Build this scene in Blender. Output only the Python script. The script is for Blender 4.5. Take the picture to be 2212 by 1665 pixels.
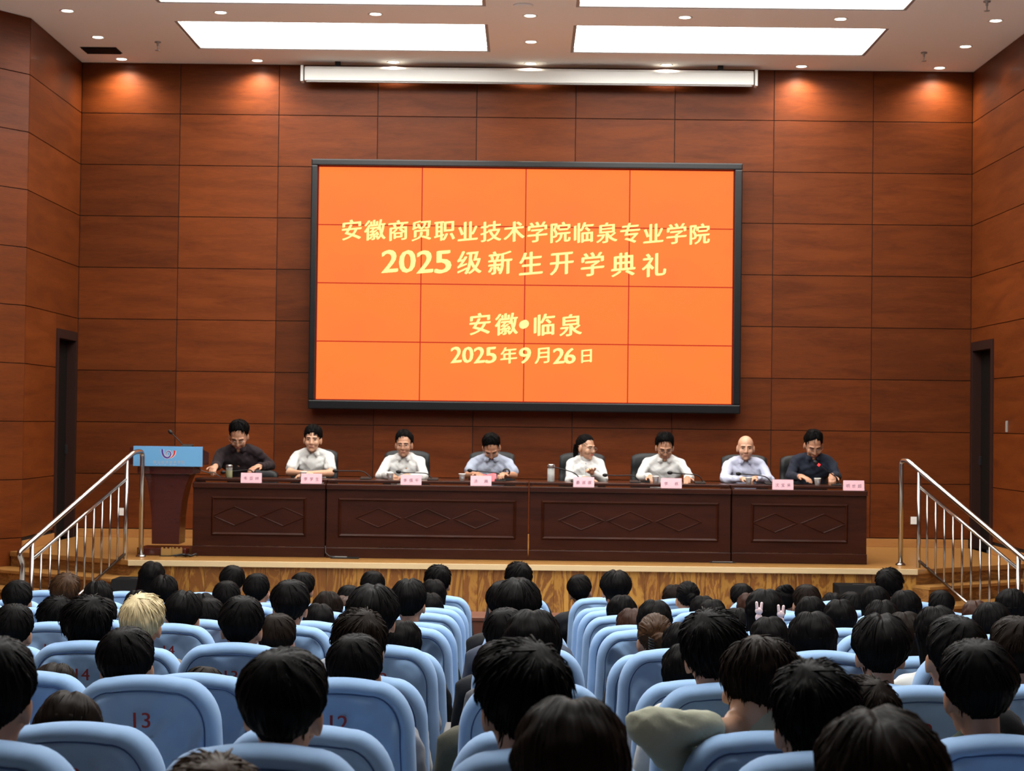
import bpy, bmesh, math, random
import numpy as np
from mathutils import Vector, Matrix, noise as mnoise

# ------------------------------------------------------------------ camera, light, exposure
for o in list(bpy.data.objects):
    bpy.data.objects.remove(o)
SC = bpy.context.scene
COL = SC.collection
IW, IH, F = 2212.0, 1665.0, 3900.0
CZ = 2.25                                   # camera height above the floor in front of the stage
ROLL, PITCH, YAW = 0.01244, 0.02063, -0.00813
_f0 = Vector((math.sin(YAW) * math.cos(PITCH), math.cos(YAW) * math.cos(PITCH), math.sin(PITCH)))
_r0 = Vector((math.cos(YAW), -math.sin(YAW), 0))
_u0 = _r0.cross(_f0)
CX = _r0 * math.cos(ROLL) + _u0 * math.sin(ROLL)
CU = -_r0 * math.sin(ROLL) + _u0 * math.cos(ROLL)
CAMP = Vector((0, 0, CZ))
cam_d = bpy.data.cameras.new('camera')
cam = bpy.data.objects.new('camera', cam_d)
COL.objects.link(cam)
m = Matrix((CX, CU, -_f0)).transposed().to_4x4()
m.translation = CAMP
cam.matrix_world = m
cam_d.sensor_width = 36
cam_d.lens = F / IW * 36
cam_d.clip_start = 0.05
cam_d.dof.use_dof = True
cam_d.dof.focus_distance = 8.0
cam_d.dof.aperture_fstop = 9.0
SC.camera = cam
w = bpy.data.worlds.new('world')
SC.world = w
w.use_nodes = True
w.node_tree.nodes['Background'].inputs[0].default_value = (1.0, 0.97, 0.93, 1)
w.node_tree.nodes['Background'].inputs[1].default_value = 0.07
vs = SC.view_settings
vs.view_transform = 'Standard'
vs.look = 'None'
vs.gamma = 1
vs.exposure = 0.0
vs.use_curve_mapping = False
SC.cycles.use_denoising = True
SC.cycles.max_bounces = 7
SC.cycles.sample_clamp_indirect = 6
LED = 11.0           # radiance of the ceiling light panels
SPOT = 36.0         # watts of one downlight
SCREEN = 1.0        # radiance of the video wall


def ray(px, py):
    return (_f0 * F + CX * (px - IW / 2) - CU * (py - IH / 2))


def at_y(px, py, Y):
    d = ray(px, py)
    return CAMP + d * (Y / d.y)


def at_z(px, py, Z):
    d = ray(px, py)
    return CAMP + d * ((Z - CZ) / d.z)


def at_x(px, py, X):
    d = ray(px, py)
    return CAMP + d * (X / d.x)


# ------------------------------------------------------------------ helpers
random.seed(7)
RNG = np.random.RandomState(5)


def tag(o, label=None, cat=None, group=None, kind=None):
    if label: o['label'] = label
    if cat: o['category'] = cat
    if group: o['group'] = group
    if kind: o['kind'] = kind
    return o


def empty(name, loc=(0, 0, 0), rz=0.0):
    o = bpy.data.objects.new(name, None)
    o.location = loc
    o.rotation_euler = (0, 0, rz)
    COL.objects.link(o)
    return o


def place(name, me, parent=None, loc=None, rot=None, mtx=None, color=None):
    o = bpy.data.objects.new(name, me)
    COL.objects.link(o)
    if parent is not None: o.parent = parent
    if mtx is not None:
        o.matrix_local = mtx
    else:
        if loc is not None: o.location = loc
        if rot is not None: o.rotation_euler = rot
    if color is not None: o.color = (*color, 1)
    return o


class MB:
    """collects shapes into one mesh"""
    def __init__(s):
        s.v = []; s.f = []

    def add(s, v, f):
        n = len(s.v)
        s.v.extend([tuple(p) for p in v])
        s.f.extend([tuple(i + n for i in q) for q in f])
        return s

    def box(s, x0, x1, y0, y1, z0, z1):
        v = [(x, y, z) for z in (z0, z1) for x, y in ((x0, y0), (x1, y0), (x1, y1), (x0, y1))]
        f = [(0, 3, 2, 1), (4, 5, 6, 7), (0, 1, 5, 4), (1, 2, 6, 5), (2, 3, 7, 6), (3, 0, 4, 7)]
        return s.add(v, f)

    def prism(s, poly, z0, z1):
        """poly: plan points, any winding"""
        a = sum(poly[i][0] * poly[(i + 1) % len(poly)][1] - poly[(i + 1) % len(poly)][0] * poly[i][1] for i in range(len(poly)))
        if a < 0: poly = poly[::-1]
        n = len(poly)
        v = [(p[0], p[1], z0) for p in poly] + [(p[0], p[1], z1) for p in poly]
        f = [tuple(range(n))[::-1], tuple(range(n, 2 * n))] + [(i, (i + 1) % n, n + (i + 1) % n, n + i) for i in range(n)]
        return s.add(v, f)

    def xprism(s, prof, x0, x1):
        """prof: (y,z) points extruded along x"""
        a = sum(prof[i][0] * prof[(i + 1) % len(prof)][1] - prof[(i + 1) % len(prof)][0] * prof[i][1] for i in range(len(prof)))
        if a < 0: prof = prof[::-1]
        n = len(prof)
        v = [(x0, *p) for p in prof] + [(x1, *p) for p in prof]
        f = [tuple(range(n))[::-1], tuple(range(n, 2 * n))] + [(i, (i + 1) % n, n + (i + 1) % n, n + i) for i in range(n)]
        return s.add(v, f)

    def tube(s, pts, r, sides=10, closed=False, cap=True):
        pts = [Vector(p) for p in pts]
        n = len(pts)
        rs = r if hasattr(r, '__len__') else [r] * n
        rings = []
        up = None
        for i in range(n):
            if closed:
                t = (pts[(i + 1) % n] - pts[i - 1]).normalized()
            else:
                t = (pts[min(i + 1, n - 1)] - pts[max(i - 1, 0)]).normalized()
            if up is None:
                a = Vector((0, 0, 1)) if abs(t.z) < .9 else Vector((1, 0, 0))
                up = (a - t * a.dot(t)).normalized()
            else:
                up = up - t * up.dot(t)
                up = up.normalized() if up.length > 1e-6 else t.orthogonal().normalized()
            b = t.cross(up)
            rings.append([pts[i] + (up * math.cos(2 * math.pi * k / sides) + b * math.sin(2 * math.pi * k / sides)) * rs[i] for k in range(sides)])
        v = [p for q in rings for p in q]
        f = []
        for i in range(n if closed else n - 1):
            j = (i + 1) % n
            for k in range(sides):
                k2 = (k + 1) % sides
                f.append((i * sides + k, i * sides + k2, j * sides + k2, j * sides + k))
        if cap and not closed:
            f.append(tuple(range(sides))[::-1])
            f.append(tuple((n - 1) * sides + k for k in range(sides)))
        return s.add(v, f)

    def lathe(s, prof, sides=20, c=(0, 0, 0)):
        """prof: (r,z) bottom to top; closed with caps"""
        n = len(prof)
        v = [(c[0] + r * math.cos(2 * math.pi * k / sides), c[1] + r * math.sin(2 * math.pi * k / sides), c[2] + z) for r, z in prof for k in range(sides)]
        f = [(i * sides + k, i * sides + (k + 1) % sides, (i + 1) * sides + (k + 1) % sides, (i + 1) * sides + k) for i in range(n - 1) for k in range(sides)]
        f.append(tuple(range(sides))[::-1])
        f.append(tuple((n - 1) * sides + k for k in range(sides)))
        return s.add(v, f)

    def ell(s, c, r, R=None, nu=18, nv=10):
        v = []; f = []
        R = R or Matrix.Identity(3)
        c = Vector(c)
        for i in range(1, nv):
            th = math.pi * i / nv
            for k in range(nu):
                ph = 2 * math.pi * k / nu
                v.append(c + R @ Vector((r[0] * math.sin(th) * math.cos(ph), r[1] * math.sin(th) * math.sin(ph), r[2] * math.cos(th))))
        t = len(v); v.append(c + R @ Vector((0, 0, r[2]))); v.append(c + R @ Vector((0, 0, -r[2])))
        for k in range(nu):
            k2 = (k + 1) % nu
            f.append((t, k, k2))
            f.append((t + 1, (nv - 2) * nu + k2, (nv - 2) * nu + k))
            for i in range(nv - 2):
                f.append((i * nu + k, (i + 1) * nu + k, (i + 1) * nu + k2, i * nu + k2))
        return s.add(v, f)

    def cap(s, p0, p1, r0, r1, sides=14, flat=1.0):
        """tapered capsule; flat scales the section along y"""
        p0, p1 = Vector(p0), Vector(p1)
        t = (p1 - p0)
        L = t.length
        t = t / L
        a = Vector((0, 1, 0)) if abs(t.y) < .8 else Vector((1, 0, 0))
        u = (a - t * a.dot(t)).normalized(); b = t.cross(u)
        prof = []
        for k in range(5):
            q = math.pi / 2 * (1 - k / 4)
            prof.append((-r0 * math.sin(q), max(r0 * math.cos(q), .0004)))
        for k in range(1, 4): prof.append((L * k / 4, r0 + (r1 - r0) * k / 4))
        for k in range(5):
            q = math.pi / 2 * k / 4
            prof.append((L + r1 * math.sin(q), max(r1 * math.cos(q), .0004)))
        v = []; f = []
        for z, r in prof:
            for k in range(sides):
                q = 2 * math.pi * k / sides
                v.append(p0 + t * z + u * (r * math.cos(q) * flat) + b * (r * math.sin(q)))
        n = len(prof)
        for i in range(n - 1):
            for k in range(sides):
                k2 = (k + 1) % sides
                f.append((i * sides + k, i * sides + k2, (i + 1) * sides + k2, (i + 1) * sides + k))
        f.append(tuple(range(sides))[::-1]); f.append(tuple((n - 1) * sides + k for k in range(sides)))
        return s.add(v, f)

    def mesh(s, name, mat=None, smooth=False, bevel=0.0):
        me = bpy.data.meshes.new(name)
        me.from_pydata(s.v, [], s.f)
        if bevel > 0:
            bm = bmesh.new(); bm.from_mesh(me)
            bmesh.ops.bevel(bm, geom=list(bm.edges), offset=bevel, segments=2, affect='EDGES', profile=.6, clamp_overlap=True)
            bm.to_mesh(me); bm.free()
        if smooth:
            me.shade_smooth()
        if mat: me.materials.append(mat)
        me.update()
        return me

    def build(s, name, mat, parent=None, smooth=False, bevel=0.0, **k):
        return place(name, s.mesh(name, mat, smooth, bevel), parent, **k)


def smooth_by_angle(me, ang=40):
    me.shade_smooth()
    bm = bmesh.new(); bm.from_mesh(me)
    a = math.radians(ang)
    for e in bm.edges:
        if len(e.link_faces) == 2 and e.calc_face_angle(0) > a: e.smooth = False
    bm.to_mesh(me); bm.free()


# ------------------------------------------------------------------ materials
def new_mat(name):
    ma = bpy.data.materials.new(name); ma.use_nodes = True
    nt = ma.node_tree
    return ma, nt, nt.nodes['Principled BSDF']


def N(nt, t, **k):
    n = nt.nodes.new(t)
    for a, b in k.items(): setattr(n, a, b)
    return n


def pmat(name, col, rough=.5, metal=0.0, spec=.5, bump=0.0, bscale=60, var=0.0, coat=0.0, sheen=0.0, objcol=False, sss=0.0):
    ma, nt, b = new_mat(name)
    b.inputs['Roughness'].default_value = rough
    b.inputs['Metallic'].default_value = metal
    b.inputs['Specular IOR Level'].default_value = spec
    b.inputs['Coat Weight'].default_value = coat
    b.inputs['Coat Roughness'].default_value = .15
    b.inputs['Sheen Weight'].default_value = sheen
    if sss: b.inputs['Subsurface Weight'].default_value = sss; b.inputs['Subsurface Radius'].default_value = (.01, .004, .002)
    tc = N(nt, 'ShaderNodeTexCoord')
    nz = N(nt, 'ShaderNodeTexNoise'); nz.inputs['Scale'].default_value = bscale; nz.inputs['Detail'].default_value = 4
    nt.links.new(tc.outputs['Object'], nz.inputs['Vector'])
    mx = N(nt, 'ShaderNodeMixRGB', blend_type='MULTIPLY')
    mx.inputs[0].default_value = 1
    rp = N(nt, 'ShaderNodeMapRange'); rp.inputs['To Min'].default_value = 1 - var; rp.inputs['To Max'].default_value = 1 + var
    nt.links.new(nz.outputs['Fac'], rp.inputs['Value'])
    if objcol:
        oi = N(nt, 'ShaderNodeObjectInfo'); nt.links.new(oi.outputs['Color'], mx.inputs[1])
    else:
        mx.inputs[1].default_value = (*col, 1)
    nt.links.new(rp.outputs[0], mx.inputs[2])
    nt.links.new(mx.outputs[0], b.inputs['Base Color'])
    if bump:
        bp = N(nt, 'ShaderNodeBump'); bp.inputs['Strength'].default_value = bump; bp.inputs['Distance'].default_value = .01
        nt.links.new(nz.outputs['Fac'], bp.inputs['Height']); nt.links.new(bp.outputs[0], b.inputs['Normal'])
    return ma


def wood(name, c0, c1, stretch=(1, 1, 9), scale=1.6, rough=.38, coat=.0, tone=True, world=False, figure=0.0, spec=.5):
    """streaky wood grain; stretch = noise frequency per axis; tone: object colour red channel scales brightness"""
    ma, nt, b = new_mat(name)
    tc = N(nt, 'ShaderNodeTexCoord'); oi = N(nt, 'ShaderNodeObjectInfo'); geo = N(nt, 'ShaderNodeNewGeometry')
    mp = N(nt, 'ShaderNodeMapping'); mp.inputs['Scale'].default_value = stretch
    off = N(nt, 'ShaderNodeVectorMath', operation='ADD')
    sc_ = N(nt, 'ShaderNodeMath', operation='MULTIPLY'); sc_.inputs[1].default_value = 0 if world else 37.0
    nt.links.new(oi.outputs['Random'], sc_.inputs[0])
    nt.links.new(geo.outputs['Position'] if world else tc.outputs['Object'], off.inputs[0]); nt.links.new(sc_.outputs[0], off.inputs[1])
    nt.links.new(off.outputs[0], mp.inputs['Vector'])
    n1 = N(nt, 'ShaderNodeTexNoise'); n1.inputs['Scale'].default_value = scale; n1.inputs['Detail'].default_value = 6; n1.inputs['Roughness'].default_value = .6
    n1.inputs['Distortion'].default_value = .6 + figure
    n2 = N(nt, 'ShaderNodeTexNoise'); n2.inputs['Scale'].default_value = scale * 9; n2.inputs['Detail'].default_value = 3
    nt.links.new(mp.outputs[0], n1.inputs['Vector']); nt.links.new(mp.outputs[0], n2.inputs['Vector'])
    if figure:
        wv = N(nt, 'ShaderNodeMath', operation='MULTIPLY'); wv.inputs[1].default_value = 26
        nt.links.new(n1.outputs['Fac'], wv.inputs[0])
        sn = N(nt, 'ShaderNodeMath', operation='SINE'); nt.links.new(wv.outputs[0], sn.inputs[0])
        pw = N(nt, 'ShaderNodeMath', operation='POWER'); ab = N(nt, 'ShaderNodeMath', operation='ABSOLUTE')
        nt.links.new(sn.outputs[0], ab.inputs[0]); nt.links.new(ab.outputs[0], pw.inputs[0]); pw.inputs[1].default_value = 3.0
        ad = N(nt, 'ShaderNodeMath', operation='MULTIPLY_ADD'); ad.inputs[1].default_value = -.34
        nt.links.new(pw.outputs[0], ad.inputs[0]); nt.links.new(n1.outputs['Fac'], ad.inputs[2])
        grain = ad
    else:
        ad = N(nt, 'ShaderNodeMath', operation='MULTIPLY_ADD'); ad.inputs[1].default_value = .35
        nt.links.new(n2.outputs['Fac'], ad.inputs[0]); nt.links.new(n1.outputs['Fac'], ad.inputs[2])
        grain = ad
    cr = N(nt, 'ShaderNodeValToRGB')
    cr.color_ramp.elements[0].position = .28; cr.color_ramp.elements[0].color = (*c0, 1)
    cr.color_ramp.elements[1].position = .85 if not figure else .62; cr.color_ramp.elements[1].color = (*c1, 1)
    nt.links.new(grain.outputs[0], cr.inputs[0])
    out = cr.outputs[0]
    if tone:
        mx = N(nt, 'ShaderNodeMixRGB', blend_type='MULTIPLY'); mx.inputs[0].default_value = 1
        nt.links.new(out, mx.inputs[1]); nt.links.new(oi.outputs['Color'], mx.inputs[2]); out = mx.outputs[0]
    nt.links.new(out, b.inputs['Base Color'])
    b.inputs['Roughness'].default_value = rough
    b.inputs['Specular IOR Level'].default_value = spec
    b.inputs['Coat Weight'].default_value = coat; b.inputs['Coat Roughness'].default_value = .12
    bp = N(nt, 'ShaderNodeBump'); bp.inputs['Strength'].default_value = .05; bp.inputs['Distance'].default_value = .01
    nt.links.new(n2.outputs['Fac'], bp.inputs['Height']); nt.links.new(bp.outputs[0], b.inputs['Normal'])
    return ma


def emit(name, col, strength, noise=0.0, col2=None):
    ma, nt, b = new_mat(name)
    b.inputs['Base Color'].default_value = (.0, .0, .0, 1)
    b.inputs['Specular IOR Level'].default_value = .1
    b.inputs['Emission Color'].default_value = (*col, 1)
    b.inputs['Emission Strength'].default_value = strength
    if noise:
        tc = N(nt, 'ShaderNodeTexCoord'); nz = N(nt, 'ShaderNodeTexNoise'); nz.inputs['Scale'].default_value = noise
        nt.links.new(tc.outputs['Object'], nz.inputs['Vector'])
        cr = N(nt, 'ShaderNodeValToRGB'); cr.color_ramp.elements[0].color = (*col, 1); cr.color_ramp.elements[1].color = (*col2, 1)
        cr.color_ramp.elements[0].position = .3; cr.color_ramp.elements[1].position = .7
        nt.links.new(nz.outputs['Fac'], cr.inputs[0]); nt.links.new(cr.outputs[0], b.inputs['Emission Color'])
    return ma


M = {}
M['panel'] = wood('panel_veneer', (.054, .0100, .0016), (.135, .0300, .0050), (1, 1, 7), 1.3, .46, .02, spec=.16)
M['joint'] = pmat('panel_joint', (.012, .009, .008), .7)
M['oak'] = wood('stage_laminate', (.17, .060, .009), (.41, .205, .036), (2.0, 2.0, .42), 1.3, .4, 0, True, False, 1.4)
M['floorwood'] = wood('stage_floorboards', (.25, .115, .03), (.36, .18, .05), (.7, 9, 3), 2.2, .3, .1, False, True)
M['stepwood'] = wood('step_laminate', (.15, .06, .015), (.31, .145, .04), (1.0, 1.0, 5.0), 1.5, .4, .05, False, True, .9)
M['skirt'] = wood('skirting_wood', (.27, .11, .03), (.42, .19, .055), (1, 1, 6), 1.5, .35, .1, False, True)
M['nosing'] = pmat('edge_strip', (.62, .47, .27), .35)
M['table'] = wood('dark_table_veneer', (.014, .0032, .0017), (.040, .0105, .005), (1, 1, 8), 1.6, .33, .04, False, True, spec=.22)
M['lectern'] = wood('lectern_veneer', (.028, .004, .003), (.055, .009, .006), (1, 1, 5), 1.4, .25, .25, False, True)
M['deskwood'] = wood('front_desk_veneer', (.075, .025, .015), (.14, .05, .03), (1, 6, 6), 1.6, .35, .1, False, True)
M['door'] = pmat('door_leaf', (.007, .005, .0045), .75, spec=.08)
M['doorframe'] = pmat('door_frame', (.022, .0075, .0055), .6, spec=.15)
M['ceil'] = pmat('ceiling_paint', (.90, .89, .87), .85, spec=.2)
M['white'] = pmat('white_enamel', (.78, .78, .74), .4)
M['grey'] = pmat('grey_metal', (.32, .31, .30), .45, .3)
M['black'] = pmat('black_plastic', (.007, .007, .0075), .55, spec=.3)
M['monitor'] = pmat('speaker_black', (.006, .006, .0065), .85, spec=.05)
M['dark'] = pmat('dark_void', (.006, .006, .007), .8)
M['frame'] = pmat('gloss_black_frame', (.007, .007, .008), .28, spec=.35)
M['steel'] = pmat('polished_steel', (.40, .385, .37), .2, 1.0)
M['brass'] = pmat('brass_plate', (.62, .42, .16), .35, .8)
M['carpet'] = pmat('hall_floor', (.42, .41, .40), .6, var=.2, bscale=8)
M['sign'] = pmat('sky_blue_board', (.13, .36, .64), .45)
M['purple'] = pmat('print_purple', (.06, .03, .25), .5)
M['red'] = pmat('print_red', (.60, .03, .03), .5)
M['pale'] = pmat('print_pale', (.75, .72, .72), .5)
M['greyprint'] = pmat('print_grey', (.36, .40, .46), .5)
M['pink'] = pmat('pink_card', (.86, .47, .53), .55)
M['ink'] = pmat('card_ink', (.07, .03, .07), .6)
M['leather'] = pmat('black_leather', (.011, .012, .0135), .45, spec=.22, bump=.15, bscale=90)
M['skin'] = pmat('skin', (.42, .21, .125), .5, var=.06, bscale=30, sss=.08)
M['skin2'] = pmat('skin_pale', (.50, .275, .175), .5, var=.05, bscale=30, sss=.08)
M['lip'] = pmat('lips', (.34, .11, .09), .45)
M['lipred'] = pmat('red_lips', (.45, .035, .045), .4)
M['eye'] = pmat('eye', (.02, .013, .01), .2)
M['hair'] = pmat('black_hair', (.0042, .0037, .0037), .5, spec=.03, var=.3, bscale=14)
M['hair_dk'] = pmat('dark_brown_hair', (.0095, .006, .0044), .5, spec=.03, var=.35, bscale=14)
M['hair_br'] = pmat('brown_hair', (.042, .019, .008), .5, spec=.1, var=.4, bscale=18)
M['hair_rb'] = pmat('auburn_hair', (.028, .010, .0055), .5, spec=.1, var=.4, bscale=18)
M['hair_bl'] = pmat('bleached_hair', (.50, .40, .22), .6, var=.25, bscale=30)
M['cloth'] = pmat('cloth', (1, 1, 1), .85, spec=.2, bump=.25, bscale=25, objcol=True, sheen=.02)
M['trouser'] = pmat('trouser_cloth', (.02, .022, .028), .85, spec=.2)
M['seatblue'] = pmat('blue_seat_cover', (.235, .385, .625), .82, spec=.2, bump=.06, bscale=16, var=.06, sheen=.15)
M['piping'] = pmat('seat_piping', (.05, .10, .24), .8, spec=.2)
M['seatred'] = pmat('seat_number_print', (.20, .012, .02), .7)
M['seatgrey'] = pmat('seat_frame_grey', (.05, .05, .055), .55)
M['cup'] = pmat('paper_cup', (.75, .74, .70), .6)
M['steelgrey'] = pmat('bottle_steel', (.5, .5, .5), .25, .9)
M['folder'] = pmat('red_folder', (.68, .07, .09), .5)
M['wire'] = pmat('spectacle_wire', (.25, .22, .2), .3, .7)
M['wiredark'] = pmat('spectacle_dark', (.015, .014, .016), .3)
M['gold'] = pmat('cable_black', (.014, .014, .014), .5)
ma, nt, b = new_mat('clear_glass')
b.inputs['Base Color'].default_value = (.9, .95, .93, 1); b.inputs['Roughness'].default_value = .05
b.inputs['Transmission Weight'].default_value = .85
M['glass'] = ma
M['tea'] = pmat('green_tea', (.30, .26, .03), .3)
M['led'] = emit('light_panel', (1.0, .985, .94), LED)
M['lamp'] = emit('downlight_lens', (1.0, .93, .82), 14)
M['screen'] = emit('video_orange', (1.0, .245, .040), SCREEN, 1.4, (1.0, .215, .046))
M['screentext'] = emit('video_yellow', (1.0, .95, .30), SCREEN * 1.3)
M['seam'] = emit('video_seam', (.75, .02, .015), SCREEN * .8)
M['redlight'] = emit('mic_red_light', (1.0, .03, .03), 3)


def text_mesh(chars, size, mat, bold=0.0, skew=0.0, nib=.45):
    """chars: list of (string, x, y, size) centres in a plane (x right, y up); one flat mesh.
    size: em height of a CJK glyph, (width, height), or (None, height) to keep the glyph's own proportions"""
    vv = []; ff = []
    for st, cx, cy, sz in chars:
        cu = bpy.data.curves.new('t', 'FONT'); cu.body = st; cu.size = 1.0; cu.fill_mode = 'FRONT'
        cu.resolution_u = 3
        o = bpy.data.objects.new('t', cu); COL.objects.link(o)
        dg = bpy.context.evaluated_depsgraph_get()
        me = bpy.data.meshes.new_from_object(o.evaluated_get(dg))
        n = len(me.vertices)
        if n:
            co = np.empty(n * 3); me.vertices.foreach_get('co', co); co = co.reshape(-1, 3)
            mn, mx = co.min(0), co.max(0)
            c = (mn + mx) / 2
            wid = (mx - mn)
            if isinstance(sz, tuple):
                ky = sz[1] / wid[1]
                kx = sz[0] / wid[0] if sz[0] else ky
            else:
                kx = ky = sz / 0.92                      # CJK glyphs fill about .92 of the em
            co = co - c
            co[:, 1] += skew * co[:, 0]
            for t in ((-1, 0, 1) if bold else (0,)):     # a broad-nib pen: the glyph dragged along a slant
                k = len(vv)
                vv += [(cx + (a + t * bold) * kx, cy + (b_ + t * bold * nib) * ky, t * 2e-5) for a, b_, _ in co]
                ff += [tuple(i + k for i in p.vertices) for p in me.polygons]
        bpy.data.objects.remove(o); bpy.data.meshes.remove(me); bpy.data.curves.remove(cu)
    out = bpy.data.meshes.new('lettering'); out.from_pydata(vv, [], ff); out.materials.append(mat); out.update()
    return out


FACE = Matrix(((1, 0, 0, 0), (0, 0, -1, 0), (0, 1, 0, 0), (0, 0, 0, 1)))   # plane (x right, y up) -> standing, facing -Y


def on_wall(x, y, z):
    return Matrix.Translation((x, y, z)) @ FACE


# ------------------------------------------------------------------ the room
YW = 20.67                        # back wall
ZC = CZ + 4.087                   # ceiling
ZS = CZ - 1.364                   # stage floor
XL, XR = -5.161, -5.161 + 9 * 1.1373
PW, PH = 1.1373, .5918
ZSEAM = CZ + 3.502                # first horizontal seam from the top
G = .0042                         # half a joint


def struct(o, kind='structure'):
    o['kind'] = kind
    return o


wall = struct(MB().box(XL - .2, XR + .2, YW + .02, YW + .2, 0, ZC + .1).build('wall_back', M['joint']))
zrows = [ZC] + [ZSEAM - PH * k for k in range(0, 9)]
zrows = [z for z in zrows if z > ZS + .15] + [ZS + .1]
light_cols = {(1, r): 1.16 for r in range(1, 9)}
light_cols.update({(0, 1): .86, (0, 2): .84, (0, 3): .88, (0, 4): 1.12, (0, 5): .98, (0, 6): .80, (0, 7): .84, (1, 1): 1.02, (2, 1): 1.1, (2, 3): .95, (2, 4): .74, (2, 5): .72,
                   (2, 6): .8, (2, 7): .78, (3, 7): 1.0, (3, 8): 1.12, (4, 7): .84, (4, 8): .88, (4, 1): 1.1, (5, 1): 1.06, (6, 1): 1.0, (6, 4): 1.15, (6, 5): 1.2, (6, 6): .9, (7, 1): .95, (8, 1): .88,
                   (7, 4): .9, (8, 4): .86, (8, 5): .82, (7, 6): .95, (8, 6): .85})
pm = {}
for c in range(9):
    for r in range(len(zrows) - 1):
        z1, z0 = zrows[r], zrows[r + 1]
        h = round(z1 - z0, 4)
        if h not in pm:
            pm[h] = MB().box(-PW / 2 + G, PW / 2 - G, -.018, .0, -h / 2 + G, h / 2 - G).mesh('wood_panel', M['panel'], bevel=.002)
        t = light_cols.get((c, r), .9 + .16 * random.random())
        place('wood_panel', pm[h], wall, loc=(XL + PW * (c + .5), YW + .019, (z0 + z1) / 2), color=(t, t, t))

# side walls: straight by the stage, flaring outwards towards the hall
kl = at_z(67, 38.5, ZC); k0 = at_z(0, 21.7, ZC)
KL = (kl.x, kl.y)
dl = Vector((k0.x - kl.x, k0.y - kl.y)).normalized()
OL = (KL[0] + dl.x * 3.0, KL[1] + dl.y * 3.0)
kr = at_z(2212, 72, ZC)
KR = (XR + (kr.x - XR) * 1.15, 18.3)
OR = (KR[0] - dl.x * 3.0, KR[1] + dl.y * 3.0)


def wall_run(name, a, b, side, doors=()):
    """panelled wall from a to b (plan); side=+1: inside is towards +x"""
    a, b = Vector(a), Vector(b)
    d = (b - a); L = d.length; d = d / L
    n = Vector((-d.y, d.x))
    if n.x * side < 0: n = -n
    o = empty(name)
    struct(o)
    ang = math.atan2(d.y, d.x)
    th = .15
    pts = [a - n * .02, b - n * .02, b - n * th, a - n * th]
    # backing, cut round a doorway
    segs = [(0, L)]
    for s0, s1, zt in doors:
        segs = [(0, s0), (s1, L)]
        q = [a + d * s0 - n * .02, a + d * s1 - n * .02, a + d * s1 - n * th, a + d * s0 - n * th]
        MB().prism([tuple(p) for p in q], zt, ZC + .1).build('backing', M['joint'], o)
    for s0, s1 in segs:
        if s1 - s0 < .01: continue
        q = [a + d * s0 - n * .02, a + d * s1 - n * .02, a + d * s1 - n * th, a + d * s0 - n * th]
        MB().prism([tuple(p) for p in q], 0, ZC + .1).build('backing', M['joint'], o)
    zs = [ZC] + [ZSEAM - PH * k for k in range(0, 9)] + ([ZSEAM - PH * 9, 0.0] if 'flare' in name else [ZS + .1])
    for r in range(len(zs) - 1):
        z1, z0 = zs[r], zs[r + 1]
        if z1 - z0 < .05: continue
        runs = [(0, L)]
        for s0, s1, zt in doors:
            if z0 < zt - .01:
                runs = [(0, s0), (s1, L)]
                if z1 > zt + .05:      # strip above the door
                    runs = [(0, s0), (s1, L), (s0, s1, zt)]
        for run in runs:
            s0, s1 = run[0], run[1]; zb = run[2] if len(run) > 2 else z0
            k = max(1, round((s1 - s0) / 2.4))
            for i in range(k):
                u0 = s0 + (s1 - s0) * i / k + G; u1 = s0 + (s1 - s0) * (i + 1) / k - G
                if u1 - u0 < .03: continue
                me = MB().box(-(u1 - u0) / 2, (u1 - u0) / 2, -.009, .009, -(z1 - zb) / 2 + G, (z1 - zb) / 2 - G).mesh('wood_panel', M['panel'], bevel=.002)
                p = a + d * ((u0 + u1) / 2) - n * .009
                t = .84 + .2 * random.random()
                place('wood_panel', me, o, loc=(p.x, p.y, (z1 + zb) / 2), rot=(0, 0, ang), color=(t, t, t))
    return o


# doorways in the straight side walls, found from the photograph on those planes
def on_seg(px, py, a, b):
    a, b = Vector((*a, 0)), Vector((*b, 0)); d = ray(px, py); n = Vector((-(b - a).y, (b - a).x, 0))
    t = (a - CAMP).dot(n) / d.dot(n)
    p = CAMP + d * t
    return p, (Vector((p.x, p.y)) - Vector((a.x, a.y))).length


p0, s0 = on_seg(168, 716, (XL, YW), KL); p1, s1 = on_seg(122, 709, (XL, YW), KL)
q0, t0 = on_seg(2096, 740, (XR, YW), KR); q1, t1 = on_seg(2147, 732, (XR, YW), KR)
LDOOR = (.04, s1, p1.z); RDOOR = (.04, t1, q1.z)
wall_run('wall_left', (XL, YW), KL, 1, [LDOOR])
wall_run('wall_left_flare', KL, OL, 1)
wall_run('wall_right', (XR, YW), KR, -1, [RDOOR])
wall_run('wall_right_flare', KR, OR, -1)
# the hall beyond the frame
struct(MB().box(OL[0] - .2, OL[0], -4, OL[1], 0, ZC).build('wall_left_hall', M['panel']))
struct(MB().box(OR[0], OR[0] + .2, -4, OR[1], 0, ZC).build('wall_right_hall', M['panel']))


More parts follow.
